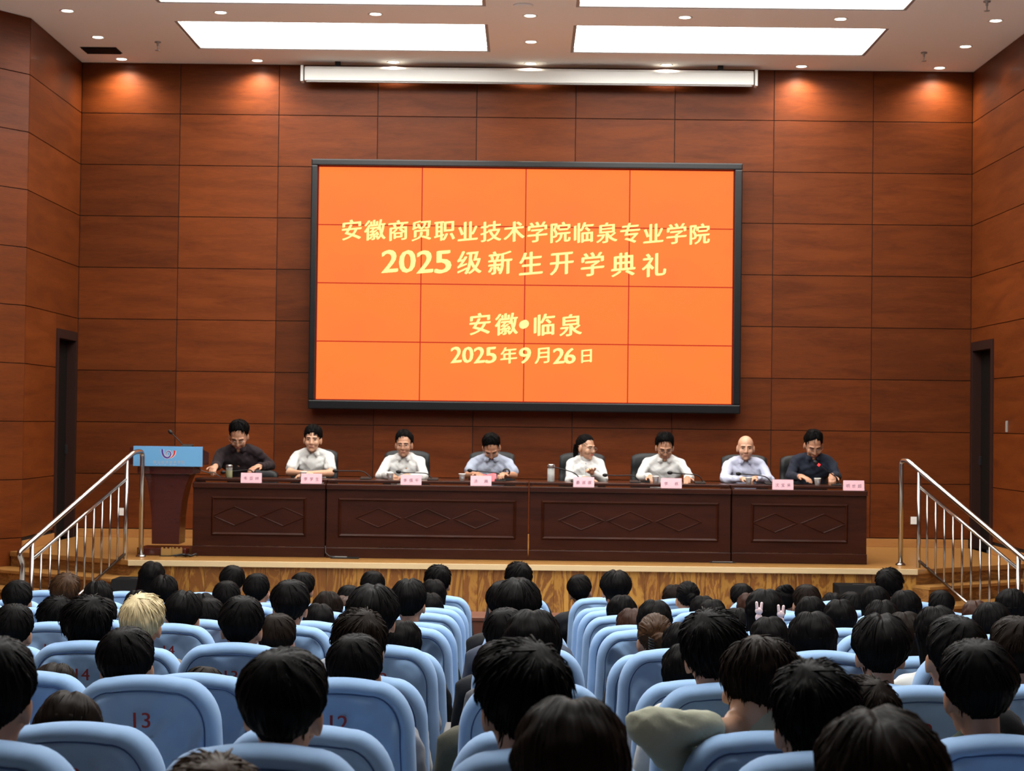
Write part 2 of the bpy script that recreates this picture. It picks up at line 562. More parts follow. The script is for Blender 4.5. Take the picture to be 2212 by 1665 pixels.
def door(name, a, b, dr, side):
    a, b = Vector(a), Vector(b); d = (b - a).normalized(); n = Vector((-d.y, d.x))
    if n.x * side < 0: n = -n
    s0, s1, zt = dr
    o = struct(empty(name))
    def slab(nm, u0, u1, w0, w1, z0, z1, mat, par=o, bev=.004):
        q = [a + d * u0 + n * w0, a + d * u1 + n * w0, a + d * u1 + n * w1, a + d * u0 + n * w1]
        return MB().prism([tuple(p) for p in q], z0, z1).build(nm, mat, par, bevel=bev)
    slab('door_jamb', s0, s0 + .07, -.14, .015, ZS, zt, M['doorframe'])
    slab('door_jamb', s1 - .09, s1, -.14, .015, ZS, zt, M['doorframe'])
    slab('door_head', s0 + .07, s1 - .09, -.14, .015, zt - .10, zt, M['doorframe'])
    lf = slab('door_leaf', s0 + .07, s1 - .09, -.13, -.09, ZS + .01, zt - .10, M['door'])
    slab('door_handle', s0 + .11, s0 + .125, -.088, -.06, ZS + .95, ZS + 1.05, M['wiredark'], lf)


door('door_1', (XL, YW), KL, LDOOR, 1)
door('door_2', (XR, YW), KR, RDOOR, -1)

# ceiling with openings for the light panels
def crect(px0, py0, px1, py1):
    return at_z(px0, py0, ZC), at_z(px1, py1, ZC)


pa = [at_z(*p, ZC) for p in ((375, 44), (1055, 51), (425, 104), (1058, 112))]
pb = [at_z(*p, ZC) for p in ((1242, 58), (1922, 62), (1229, 117), (1868, 121))]
x0 = (pa[0].x + pa[2].x) / 2; x1 = (pa[1].x + pa[3].x) / 2; x2 = (pb[0].x + pb[2].x) / 2; x3 = (pb[1].x + pb[3].x) / 2
yn = np.mean([pa[0].y, pa[1].y, pb[0].y, pb[1].y]); yf = np.mean([pa[2].y, pa[3].y, pb[2].y, pb[3].y])
yf2 = np.mean([at_z(1052, 13, ZC).y, at_z(1245, 17, ZC).y, at_z(1963, 24, ZC).y])
dep = yf - yn; gap = yn - yf2
PANELS = [(x0, x1, yn, yf), (x2, x3, yn, yf)]
for k in range(1, 7):  # rows past the second are unseen, added to light seats and ceiling
    ya = yn - (dep + gap) * k
    PANELS += [(x0, x1, ya, ya + dep), (x2, x3, ya, ya + dep)]
ceil = struct(MB().box(OL[0] - .2, OR[0] + .2, -4, YW + .2, ZC + .16, ZC + .2).build('ceiling', M['ceil']))
ys = sorted({YW + .2, -4.0, *[p[2] for p in PANELS], *[p[3] for p in PANELS]})
mb = MB()
for i in range(len(ys) - 1):
    ya, yb = ys[i], ys[i + 1]
    rows = [p for p in PANELS if p[2] <= ya + 1e-6 and p[3] >= yb - 1e-6]
    xs = [OL[0] - .2] + [v for p in sorted(rows) for v in (p[0], p[1])] + [OR[0] + .2]
    for j in range(0, len(xs), 2):
        mb.box(xs[j], xs[j + 1], ya, yb, ZC, ZC + .06)
mb.build('ceiling_board', M['ceil'], ceil)
for i, (a, b_, c, d) in enumerate(PANELS):
    t = empty('ceiling_light_panel', ((a + b_) / 2, (c + d) / 2, ZC))
    hx, hy = (b_ - a) / 2, (d - c) / 2
    row = ['closest to the wood wall', 'second from the wood wall', 'third from the wood wall, unseen', 'fourth from the wood wall, unseen', 'fifth from the wood wall, unseen', 'sixth from the wood wall, unseen', 'seventh from the wood wall, unseen'][i // 2]
    tag(t, f'long white rectangular ceiling light panel on the {"lectern" if i % 2 == 0 else "far"} side, {row}', 'ceiling light', 'ceiling light panels')
    MB().box(-hx + .03, hx - .03, -hy + .03, hy - .03, .05, .062).build('diffuser', M['led'], t)
    fr = MB()
    for q in ((-hx + .002, hx - .002, -hy + .002, -hy + .035), (-hx + .002, hx - .002, hy - .035, hy - .002), (-hx + .002, -hx + .035, -hy + .036, hy - .036), (hx - .035, hx - .002, -hy + .036, hy - .036)):
        fr.box(*q, .004, .05)
    fr.build('frame', M['grey'], t)

# downlights
DL = [(143, 21), (477, 27), (811, 29.5), (1145, 35), (1479, 39), (1814, 43), (2150, 45.5)]
DM = [(210, 79), (1147, 91.5), (2086, 100)]
DW = [(261, 126), (556, 131), (850, 134), (1146, 137.5), (1440, 140), (1732, 142.5), (2031, 145.5)]
ring = MB().lathe([(.058, .012), (.056, .0), (.075, -.006), (.078, 0.0), (.078, .012)], 24).mesh('trim_ring', M['white'], True)
lens = MB().lathe([(.055, .004), (.05, .000), (.001, -.004)], 20).mesh('lens', M['lamp'], True)
words_ = ['first', 'second', 'third', 'fourth', 'fifth', 'sixth', 'seventh']
for rowname, pts, yy in (('over the stage edge', DL, 18.048), ('beside the light panels', DM, 19.29), ('against the wood wall', DW, 20.456)):
    for i, (px, py) in enumerate(pts):
        p = at_z(px, py, ZC)
        t = empty('ceiling_downlight', (p.x, yy, ZC - .002))
        tag(t, f'round recessed ceiling downlight {rowname}, {words_[i]} counted from the lectern side', 'downlight', 'recessed downlights')
        place('trim_ring', ring, t); place('lens', lens, t)
        ld = bpy.data.lights.new('downlight_bulb', 'SPOT'); ld.energy = SPOT * (3.2 if pts is DW else 1.0); ld.color = (1, .86, .68)
        ld.spot_size = math.radians(150); ld.spot_blend = 1.0; ld.shadow_soft_size = .03
        lo = bpy.data.objects.new('bulb', ld); COL.objects.link(lo); lo.parent = t; lo.location = (0, 0, -.02)
# vent, sprinklers, disc
va, vb = at_z(175, 101, ZC), at_z(262, 115, ZC)
t = empty('ceiling_vent', ((va.x + vb.x) / 2, (va.y + vb.y) / 2, ZC)); tag(t, 'dark rectangular air vent in the ceiling near the corner', 'vent')
hx, hy = .2, (va.y - vb.y) / 2
hy = abs(hy)
MB().box(-hx, hx, -hy, hy, -.004, -.001).build('backing', M['dark'], t)
for k in range(5):
    yk = -hy + (k + .5) * 2 * hy / 5
    MB().box(-hx + .01, hx - .01, yk - .012, yk + .005, -.018, -.005).build('slat', M['black'], t)
sp = MB().lathe([(.004, -.10), (.028, -.098), (.028, -.094), (.006, -.09), (.006, -.05), (.012, -.045), (.012, -.02), (.035, -.012), (.035, -.001)], 14).mesh('sprinkler', M['grey'], True)
for (px, py), lb in (((341, 90), 'small metal sprinkler hanging from ceiling beside the air vent'), ((1996, 113), 'small metal sprinkler hanging near two bright corner downlights'), ((2132, 2), 'small metal sprinkler hanging near the flared wood wall')):
    p = at_z(px, py, ZC)
    tag(place('ceiling_sprinkler', sp, loc=(p.x, p.y, ZC)), lb, 'sprinkler', 'ceiling sprinklers')
p = at_z(1130, 11, ZC)
tag(MB().lathe([(.07, -.02), (.095, -.012), (.1, -.001)], 28).build('ceiling_speaker', M['ceil'], smooth=True, loc=(p.x, p.y, ZC)), 'flat cream ceiling disc between the light panels', 'speaker')

# ------------------------------------------------------------------ floor, stage, stairs
PXS = [172, 184, 198, 214.6, 234, 257, 286, 322, 367, 425, 508, 629, 826]
DROW = [F * .57 / p for p in PXS]
LVL = [1.245, 1.228, 1.16, 1.10, 1.06, .987, .987, .86, .86, .752, .748, .645, .645]
ZF = [max(0, CZ - l - 1.0) for l in LVL]
prof = [(19.0, -.2), (19.0, 0.0)]
for r in range(13):
    yb = (DROW[r - 1] if r else DROW[0] + .87) - .10
    prof += [(yb, prof[-1][1]), (yb, ZF[r])]
prof += [(-4, ZF[12]), (-4, -.2)]
pr = [prof[0]]
for q in prof[1:]:
    if abs(q[0] - pr[-1][0]) + abs(q[1] - pr[-1][1]) > 1e-5: pr.append(q)
struct(MB().xprism(pr, OL[0] - .2, OR[0] + .2).build('floor', M['carpet']))

SL0, SL1 = at_z(277, 1210, ZS), at_z(20, 1191, ZS)
SR0, SR1 = at_z(1982, 1230, ZS), at_z(2212, 1217.7, ZS)


def wall_hit(p, q, a, b):
    """extend line p->q to the plan line a->b"""
    x1, y1, x2, y2 = p.x, p.y, q.x, q.y; x3, y3, x4, y4 = *a, *b
    d = (x1 - x2) * (y3 - y4) - (y1 - y2) * (x3 - x4)
    t = ((x1 - x3) * (y3 - y4) - (y1 - y3) * (x3 - x4)) / d
    return Vector((x1 + (x2 - x1) * t, y1 + (y2 - y1) * t, p.z))


def to_wall(p, q, left):
    runs = [((XL, YW), KL), (KL, OL)] if left else [((XR, YW), KR), (KR, OR)]
    for a, b in runs[::-1]:
        h = wall_hit(p, q, a, b)
        if min(a[1], b[1]) - .01 <= h.y <= max(a[1], b[1]) + .01:
            s = (h - p); return p + s * (1 - .02 / s.length)
    return q


HL, HR = to_wall(SL0, SL1, True), to_wall(SR0, SR1, False)
inset = .012
stage_poly = [(SL0.x, SL0.y), (SR0.x, SR0.y), (HR.x, HR.y), (XR - .02, YW), (XL + .02, YW), (HL.x, HL.y)]
stage = struct(empty('stage'))
MB().prism([(x, y + .0) for x, y in stage_poly], ZS - .045, ZS).build('stage_floor', M['floorwood'], stage)
core = [(SL0.x + .02, SL0.y + .045), (SR0.x - .02, SR0.y + .045), (HR.x - .03, HR.y + .06), (XR - .04, YW - .01), (XL + .04, YW - .01), (HL.x + .03, HL.y + .06)]
MB().prism(core, 0, ZS - .046).build('stage_core', M['joint'], stage)
# nosing strip along the front edge
dS = (SR0 - SL0); LS = dS.length; aS = math.atan2(dS.y, dS.x)
e = MB().box(-LS / 2, LS / 2, -.016, .0, -.05, .004).build('edge_strip', M['nosing'], stage, bevel=.004)
mid = (SL0 + SR0) / 2
e.location = (mid.x, mid.y - .001, ZS); e.rotation_euler = (0, 0, aS)
nb = 52
bw = LS / nb
bme = MB().box(-bw / 2 + .0012, bw / 2 - .0012, -.012, .0, -(ZS - .05) / 2, (ZS - .05) / 2).mesh('front_board', M['oak'], bevel=.0015)
for i in range(nb):
    s = -LS / 2 + (i + .5) * bw
    t = .9 + .2 * random.random()
    place('front_board', bme, stage, loc=(mid.x + s * math.cos(aS), mid.y + s * math.sin(aS) + .036, (ZS - .05) / 2), rot=(0, 0, aS), color=(t, t * (.97 + .05 * random.random()), t))
RZ = ZS / 6


def stairs(name, s0, s1, a, b, c, left):
    o = struct(empty(name))
    a, b, c = (at_z(*p, ZS - RZ) for p in (a, b, c))
    mdir = (b - a).normalized(); T = .34
    e_ = (s1 - s0).normalized(); e_.z = 0
    base = Vector((b.x, b.y, 0)) - mdir * T
    for k in range(1, 6):
        f = base + mdir * T * k; bk = base + mdir * T * (k - 1)
        if k == 1: bk = base - mdir * .25
        f2, b2 = to_wall(Vector((f.x, f.y, 0)), f + e_, left), to_wall(Vector((bk.x, bk.y, 0)), bk + e_, left)
        z = ZS - RZ * k
        # tread
        MB().prism([(f.x, f.y), (f2.x, f2.y), (b2.x, b2.y), (bk.x, bk.y)], z - .03, z).build('tread', M['floorwood'], o, bevel=.003)
        g = f - mdir * .02; g2 = f2 - mdir * .02
        MB().prism([(g.x, g.y), (g2.x, g2.y), (b2.x, b2.y), (bk.x, bk.y)], 0.001, z - .031).build('riser', M['stepwood'], o)
    # riser under the stage edge
    f = Vector((s0.x, s0.y, 0)) - mdir * .015; bk = f - mdir * .12
    f2, b2 = to_wall(f.copy(), f + e_, left), to_wall(bk.copy(), bk + e_, left)
    MB().prism([(f.x, f.y), (f2.x, f2.y), (b2.x, b2.y), (bk.x, bk.y)], 0.001, ZS - .046).build('riser', M['stepwood'], o)
    return o, base, mdir, T


stL = stairs('stage_stairs', SL0, SL1, (293, 1242), (239, 1250), (0, 1231), True)
stR = stairs('stage_stairs', SR0, SR1, (1960, 1261), (2009, 1268), (2212, 1251), False)

# skirting
struct(MB().box(XL + .02, XR - .02, YW - .022, YW - .001, ZS, ZS + .095).build('baseboard_back', M['skirt'], bevel=.004))
for nm, A, B, left, dr in (('baseboard_left', (XL, YW), KL, True, LDOOR), ('baseboard_right', (XR, YW), KR, False, RDOOR)):
    A, B = Vector(A), Vector(B); d = (B - A).normalized(); n = Vector((-d.y, d.x))
    if (n.x > 0) != left: n = -n
    h = HL if left else HR
    p = A + d * (dr[1] + .01); q = A + d * ((B - A).length)
    # skirting steps down along the flared wall
    o = struct(empty(nm))
    MB().prism([tuple(p), tuple(q), tuple(q + n * .02), tuple(p + n * .02)], ZS + .001, ZS + .1).build('skirting_board', M['skirt'], o, bevel=.003)

# handrails
def railing(name, st, left, pix, label):
    o = empty(name, (0, 0, 0)); tag(o, label, 'handrail')
    _, base, mdir, T = st
    def P(px, py, ref):           # a point of the photograph on the rail's upright plane
        n = Vector((-mdir.y, mdir.x, 0)); d = ray(px, py)
        return CAMP + d * ((ref - CAMP).dot(n) / d.dot(n))
    ref = base + (Vector((-.0, 0, 0)))
    ref = at_z(*pix['post_base'], ZS - RZ)
    o.location = (ref.x, ref.y, ZS - RZ)
    inv = Vector(o.location)
    L = lambda p: p - inv
    top = [P(*q, ref) for q in pix['rail']]
    # smooth the bends
    def bend(pts, r=.06, n=6):
        out = [pts[0]]
        for i in range(1, len(pts) - 1):
            a, b, c = pts[i - 1], pts[i], pts[i + 1]
            u, v = (a - b).normalized(), (c - b).normalized()
            rr = min(r, (a - b).length * .45, (c - b).length * .45)
            s, t = b + u * rr, b + v * rr
            for k in range(n + 1):
                q = k / n
                out.append(s * (1 - q) ** 2 + b * 2 * q * (1 - q) + t * q * q)
        return out + [pts[-1]]
    foot0 = Vector((top[0].x, top[0].y, ZS))
    path = bend([foot0] + top)
    MB().tube([L(p) for p in path], .024, 14).build('top_rail', M['steel'], o, smooth=True)
    MB().lathe([(.05, .001), (.05, .012), (.028, .03)], 20, L(foot0)).build('foot_flange', M['steel'], o, smooth=True)
    def rail_at(pts, s_xy):
        for i in range(len(pts) - 1):
            a, b = pts[i], pts[i + 1]
            da = (s_xy - a).dot(mdir); L2 = (b - a).dot(mdir)
            if abs(L2) > 1e-6 and -.001 <= da / L2 <= 1.001:
                return a.z + (b.z - a.z) * da / L2
        return None
    posts = [P(*q, ref) for q in pix['posts']]
    for i, p in enumerate(posts):
        s = (p - base).dot(mdir)
        k = max(1, min(6, math.ceil(s / T + 1e-3)))
        zf = ZS - RZ * k if k < 6 else 0
        zt = rail_at(top, p) or p.z
        MB().tube([L(Vector((p.x, p.y, zf))), L(Vector((p.x, p.y, zt - .01)))], .021, 14).build('post', M['steel'], o, smooth=True)
        MB().lathe([(.045, .001), (.045, .012), (.026, .028)], 20, L(Vector((p.x, p.y, zf)))).build('foot_flange', M['steel'], o, smooth=True)
    pA, pB = posts[0], posts[-1]
    slope = (top[-2].z - top[1].z) / ((top[-2] - top[1]).dot(mdir))
    sA, sB = (pA - pA).dot(mdir), (pB - pA).dot(mdir)
    u = P(*pix['mid'][0], ref); v = P(*pix['mid'][1], ref)
    lo = P(*pix['low'][0], ref); lo2 = P(*pix['low'][1], ref)
    def line(a, b):
        k = (b.z - a.z) / ((b - a).dot(mdir))
        return lambda s: a.z + k * (s - (a - pA).dot(mdir))
    fm, fl = line(u, v), line(lo, lo2)
    for f, nm, r in ((fm, 'middle_rail', .016), (fl, 'lower_rail', .016)):
        q0 = Vector((pA.x, pA.y, f(0))); q1 = pA + mdir * sB; q1 = Vector((q1.x, q1.y, f(sB)))
        MB().tube([L(q0), L(q1)], r, 12).build(nm, M['steel'], o, smooth=True)
    nbal = pix['n']
    for k in range(1, nbal + 1):
        s = sB * k / (nbal + 1)
        p = pA + mdir * s
        MB().tube([L(Vector((p.x, p.y, fl(s)))), L(Vector((p.x, p.y, fm(s))))], .0105, 8).build('baluster', M['steel'], o, smooth=True)
    return o


railing('stair_handrail', stL, True, dict(post_base=(272, 1240), rail=[(308, 975), (290, 976), (40, 1194), (48, 1212), (48, 1275)], posts=[(272, 1100), (68, 1230)], mid=[(273, 1034), (77, 1201)], low=[(272, 1194), (200, 1258)], n=10),
        'polished steel stair handrail with balusters beside the blue-fronted lectern')
railing('stair_handrail', stR, False, dict(post_base=(1985, 1259), rail=[(1947, 994), (1960, 994), (2225, 1218), (2216, 1236), (2216, 1300)], posts=[(1985, 1100), (2200, 1240)], mid=[(1987, 1051), (2195, 1225)], low=[(1987, 1213), (2095, 1307)], n=10),
        'polished steel stair handrail with balusters on the stairs farthest from lectern')

# ------------------------------------------------------------------ video wall and projection screen case
YS = YW - .16                              # face of the displays
c4 = [at_y(*p, YS) for p in ((688, 359), (1586, 369.5), (1580, 873), (682, 863))]
sx0 = (c4[0].x + c4[3].x) / 2; sx1 = (c4[1].x + c4[2].x) / 2; sz1 = (c4[0].z + c4[1].z) / 2; sz0 = (c4[2].z + c4[3].z) / 2
o4 = [at_y(*p, YS) for p in ((673, 343), (1603, 356), (1598, 893), (668, 884))]
ox0 = (o4[0].x + o4[3].x) / 2; ox1 = (o4[1].x + o4[2].x) / 2; oz1 = (o4[0].z + o4[1].z) / 2; oz0 = (o4[2].z + o4[3].z) / 2
vw = empty('video_wall', ((sx0 + sx1) / 2, YS, sz0))
tag(vw, 'large black-framed video wall glowing orange with yellow ceremony lettering', 'screen')
V0 = Vector(vw.location)
MB().box(ox0 + .02 - V0.x, ox1 - .02 - V0.x, .02, .15, oz0 + .02 - V0.z, oz1 - .02 - V0.z).build('housing', M['black'], vw)
for nm, (a, b_, c, d) in (('frame_rail', (ox0, ox1, oz0, sz0 - .006)), ('frame_rail', (ox0, ox1, sz1 + .006, oz1)), ('frame_stile', (ox0, sx0 - .006, sz0 - .006, sz1 + .006)), ('frame_stile', (sx1 + .006, ox1, sz0 - .006, sz1 + .006))):
    MB().box(a - V0.x, b_ - V0.x, -.07, .016, c - V0.z, d - V0.z).build(nm, M['frame'], vw, bevel=.012)
MB().box(sx0 - V0.x, sx1 - V0.x, .006, .015, 0, sz1 - sz0).build('seam_backing', M['seam'], vw)
cw, ch = (sx1 - sx0) / 4, (sz1 - sz0) / 4
dm = MB().box(-cw / 2 + .006, cw / 2 - .006, 0, .005, -ch / 2 + .006, ch / 2 - .006).mesh('display_panel', M['screen'])
for i in range(4):
    for j in range(4):
        place('display_panel', dm, vw, loc=(cw * (i + .5) + sx0 - V0.x, 0, ch * (j + .5)))


def line(chars, y0, y1, xs, sizes, name):
    """chars centred on pixel xs along a line from y0 (first) to y1 (last), on the screen face"""
    L = []
    for ch_, px, sz in zip(chars, xs, sizes):
        t = (px - xs[0]) / max(1, xs[-1] - xs[0])
        p = at_y(px, y0 + (y1 - y0) * t, YS)
        k = YS / F
        L.append((ch_, p.x - V0.x, p.z - V0.z, (sz[0] * k, sz[1] * k) if isinstance(sz, tuple) else sz * k))
    me = text_mesh(L, 1, M['screentext'], bold=.022, skew=.10)
    o = place(name, me, vw); o.matrix_local = Matrix.Translation((0, -.004, 0)) @ FACE
    return o


s1_ = '安徽商贸职业技术学院临泉专业学院'
line(s1_, 496, 505, [760 + 50.1 * i for i in range(16)], [43] * 16, 'screen_text')
line(list('2025') + list('级新生开学典礼'), 564, 572, [842, 880, 918, 957] + [1014 + 66.5 * i for i in range(7)], [(33, 48)] * 4 + [50] * 7, 'screen_text')
line('安徽•临泉', 699, 702, [1037, 1094, 1132, 1176, 1233], [46, 46, (18, 18), 46, 46], 'screen_text')
line('2025年9月26日', 766, 769, [985.5, 1010.5, 1035.5, 1060.5, 1099, 1134, 1171, 1207, 1231, 1267], [(22, 34)] * 4 + [35, (24, 34), 35, (23, 33), (23, 33), 30], 'screen_text')

pc = empty('projection_screen_case'); YP = 20.40
a, b_ = at_y(652, 158, YP), at_y(1634, 170, YP)
pc.location = ((a.x + b_.x) / 2, YP, (a.z + b_.z) / 2)
tag(pc, 'long white roll-up projection screen case under the ceiling', 'projection screen')
hx = (b_.x - a.x) / 2
MB().xprism([(0, -.075), (.12, -.075), (.12, .09), (.03, .09), (0, .06)], -hx + .03, hx - .03).build('case', M['white'], pc, bevel=.006)
for s in (-1, 1):
    MB().box(s * hx - .015, s * hx + .015, -.006, .126, -.085, .098).build('end_cap', M['white'], pc, bevel=.005)
    MB().box(s * (hx - .4) - .03, s * (hx - .4) + .03, .05, .11, .091, ZC - pc.location.z - .001).build('bracket', M['black'], pc)
MB().box(-hx + .05, hx - .05, .02, .06, -.088, -.076).build('bottom_bar', M['grey'], pc)

# small wall fittings
def plate(px, py, wpx, hpx, label, Y=YW, mat='white', name='wall_socket', cat='socket'):
    p = at_y(px, py, Y); k = Y / F
    o = empty(name, (p.x, Y, p.z)); tag(o, label, cat)
    MB().box(-wpx * k / 2, wpx * k / 2, -.012, -.001, -hpx * k / 2, hpx * k / 2).build('cover_plate', M[mat], o, bevel=.002)
    MB().box(-wpx * k / 4, wpx * k / 4, -.0135, -.0125, -hpx * k / 5, hpx * k / 5).build('socket_face', M['pale'], o)
    return o


plate(264, 1105, 14, 16, 'white wall socket above the skirting behind the lectern-side handrail')
plate(1974, 1124, 14, 16, 'white wall socket above the skirting beyond the long table end')
p, s = on_seg(2176, 921, (XR, YW), KR)
o = MB().box(-.012, -.0, -.03, .03, -.06, .06).build('wall_switch', M['grey'], None, bevel=.003, loc=(p.x - .001, p.y, p.z))
tag(o, 'small grey switch on the wood wall past the far door', 'switch')

# ------------------------------------------------------------------ long table of four units
YT = 17.97
TOPZ = at_y(1000, 1039.5, YT + .13).z; LEDZ = at_y(1000, 1049, YT).z
bounds = [at_y(px, py, YT).x for px, py in ((413, 1120), (703, 1120), (1142, 1125), (1580, 1130), (1875, 1130))]
lbl = ['two-diamond end unit of the long dark table, beside the lectern', 'three-diamond middle unit of the long dark table, closer to the lectern',
       'three-diamond middle unit of the long dark table, farther from the lectern', 'two-diamond end unit of the long dark table, farthest from the lectern']
for i in range(4):
    xa, xb = bounds[i] + .004, bounds[i + 1] - .004
    hx = (xb - xa) / 2
    yo = [.02, .0, -.0, .01][i]
    t = empty('conference_table', ((xa + xb) / 2, YT + yo, ZS)); tag(t, lbl[i], 'table', 'units of the long table')
    tz, lz = TOPZ - ZS, LEDZ - ZS
    MB().box(-hx, hx, .12, .62, tz - .03, tz).build('table_top', M['table'], t, bevel=.006)
    MB().box(-hx, hx, -.015, .118, lz - .052, lz).build('front_ledge', M['table'], t, bevel=.008)
    MB().box(-hx + .006, hx - .006, .012, .03, .105, lz - .053).build('front_panel', M['table'], t)
    MB().box(-hx + .002, hx - .002, -.006, .034, .001, .103).build('plinth', M['table'], t, bevel=.006)
    for s in (-1, 1):
        MB().box(s * hx - (.025 if s > 0 else 0) + (.003 if s < 0 else -.003), s * hx + (.025 if s < 0 else 0) + (.003 if s < 0 else -.003), .036, .60, .001, tz - .031).build('side_panel', M['table'], t)
    # raised rectangular moulding, and diamonds inside it
    nd = 2 if i in (0, 3) else 3
    mx = .22 if nd == 2 else .115
    mx = .19 if nd == 2 else .12
    x0_, x1_, z0_, z1_ = -hx + mx, hx - mx, .205, lz - .135
    wd = .032
    def strip(poly_out, poly_in, nm, par, ry=-.008):
        """picture-frame moulding with a raised ridge"""
        m_ = MB(); n = len(poly_out)
        for k in range(n):
            k2 = (k + 1) % n
            A, B, C, D = poly_out[k], poly_out[k2], poly_in[k2], poly_in[k]
            E_, F_ = ((A[0] + D[0]) / 2, (A[1] + D[1]) / 2), ((B[0] + C[0]) / 2, (B[1] + C[1]) / 2)
            v = [(A[0], .0118, A[1]), (B[0], .0118, B[1]), (F_[0], ry, F_[1]), (E_[0], ry, E_[1]), (C[0], .0118, C[1]), (D[0], .0118, D[1])]
            m_.add(v, [(0, 1, 2, 3), (3, 2, 4, 5)])
        return m_.build(nm, M['table'], par)
    strip([(x0_, z0_), (x1_, z0_), (x1_, z1_), (x0_, z1_)], [(x0_ + wd, z0_ + wd), (x1_ - wd, z0_ + wd), (x1_ - wd, z1_ - wd), (x0_ + wd, z1_ - wd)], 'rectangular_moulding', t)
    dwid = .485; zc = (z0_ + z1_) / 2; dh = .1
    for k in range(nd):
        cx = (k - (nd - 1) / 2) * dwid
        po = [(cx - dwid / 2 + .004, zc), (cx, zc - dh), (cx + dwid / 2 - .004, zc), (cx, zc + dh)]
        pi_ = [(cx + (q[0] - cx) * .86, zc + (q[1] - zc) * .86) for q in po]
        strip(po, pi_, 'diamond_moulding', t, .003)

# ------------------------------------------------------------------ lectern
YLc = 17.95
lt = empty('lectern'); p = at_z(352, 1200, ZS)
lx = at_y(362, 1100, YLc).x
lt.location = (lx, YLc, ZS)
tag(lt, 'dark red wooden lectern with flared body and sky-blue front board', 'lectern')
k = YLc / F
def lz_(py): return at_y(362, py, YLc).z - ZS
def lx_(px, py=1010): return at_y(px, py, YLc).x - lx
MB().prism([(lx_(300), .0), (lx_(404), .0), (lx_(404) + .02, .06), (lx_(404), .42), (lx_(300), .42), (lx_(300) - .02, .06)], .001, .075).build('base', M['lectern'], lt, bevel=.01)
prof_ = [(lx_(325, 1172), lx_(384, 1172), lz_(1176)), (lx_(325, 1120), lx_(386, 1120), lz_(1120)), (lx_(322), lx_(392), lz_(1080)), (lx_(317), lx_(400), lz_(1045)), (lx_(309), lx_(408), lz_(1025))]
m_ = MB()
v = []
for q in prof_:
    v += [(q[0], .06, q[2]), (q[1], .06, q[2]), (q[1], .38, q[2]), (q[0], .38, q[2])]
n_ = len(prof_)
fs = [(0, 3, 2, 1), (4 * n_ - 4, 4 * n_ - 3, 4 * n_ - 2, 4 * n_ - 1)]
for i in range(n_ - 1):
    for j in range(4):
        fs.append((4 * i + j, 4 * i + (j + 1) % 4, 4 * i + 4 + (j + 1) % 4, 4 * i + 4 + j))
m_.add(v, fs).build('column', M['lectern'], lt, smooth=False)
MB().box(lx_(296), lx_(416), .02, .44, lz_(1024), lz_(1006)).build('shelf_box', M['lectern'], lt, bevel=.006)
MB().xprism([(.01, lz_(1005)), (.5, lz_(1005)), (.5, lz_(978)), (.01, lz_(966))], lx_(279), lx_(432)).build('sloped_top', M['lectern'], lt, bevel=.006)
bd = MB().box(lx_(288), lx_(437), -.012, .008, lz_(1007), lz_(964)).build('front_board', M['sign'], lt, bevel=.002)
bd['label'] = 'sky-blue board with a swirling purple and red emblem'


def ribbon(pts, w0, w1, mat, y, grow=0.0):
    """flat tapering stroke through pixel points of the board"""
    P_ = []
    n = len(pts)
    # resample with Catmull-Rom
    fine = []
    for i in range(n - 1):
        p0_, p1_, p2_, p3_ = (np.array(pts[max(0, min(n - 1, i + d))], float) for d in (-1, 0, 1, 2))
        for t in np.linspace(0, 1, 7)[: 7 if i == n - 2 else 6]:
            fine.append(.5 * ((2 * p1_) + (-p0_ + p2_) * t + (2 * p0_ - 5 * p1_ + 4 * p2_ - p3_) * t * t + (-p0_ + 3 * p1_ - 3 * p2_ + p3_) * t ** 3))
    fine = np.array(fine); N_ = len(fine)
    v = []
    for i in range(N_):
        d = fine[min(i + 1, N_ - 1)] - fine[max(i - 1, 0)]; d = d / (np.linalg.norm(d) + 1e-9); nn = np.array([-d[1], d[0]])
        wv = (w0 + (w1 - w0) * i / (N_ - 1)) / 2 + grow
        for s in (1, -1):
            q = fine[i] + nn * wv * s
            q = (280 + q[0] / 13.01, 950 + q[1] / 13.01)
            pt = at_y(*q, YLc)
            v.append((pt.x - lx, y, pt.z - ZS))
    f = [(2 * i, 2 * i + 1, 2 * i + 3, 2 * i + 2) for i in range(N_ - 1)]
    return v, f


A_ = [(925, 262), (935, 375), (985, 465), (1065, 500), (1130, 470), (1165, 395), (1140, 335), (1090, 318), (1048, 348), (1043, 405), (1075, 452)]
B_ = [(1270, 300), (1262, 385), (1220, 455), (1150, 505)]
em = MB(); em.add(*ribbon(A_, 62, 12, 0, -.0130, 12)); em.add(*ribbon(B_, 70, 14, 0, -.0131, 14)); em.build('emblem_outline', M['pale'], bd)
MB().add(*ribbon(A_, 62, 12, 0, -.0145)).build('emblem_stroke', M['purple'], bd)
MB().add(*ribbon(B_, 70, 14, 0, -.0148)).build('emblem_stroke', M['red'], bd)
L_ = []
for i, ch_ in enumerate('砚山经济技术学院'):
    q = at_y(280 + (715 + 113 * i) / 13.01, 950 + 625 / 13.01, YLc); L_.append((ch_, q.x - lx, q.z - ZS, 6.4 * k))
o = place('board_lettering', text_mesh(L_, 1, M['greyprint'], bold=.02), bd); o.matrix_local = Matrix.Translation((0, -.0135, 0)) @ FACE
q0, q1 = at_y(280 + 680 / 13.01, 950 + 682 / 13.01, YLc), at_y(280 + 1550 / 13.01, 950 + 700 / 13.01, YLc)
m_ = MB()
xx = q0.x
random.seed(3)
while xx < q1.x - .004:
    ww = random.uniform(.006, .02); m_.box(xx - lx, min(xx + ww, q1.x) - lx, -.0137, -.0128, q1.z - ZS, q0.z - ZS - random.uniform(0, .003)); xx += ww + .003
m_.build('fine_print', M['pale'], bd)


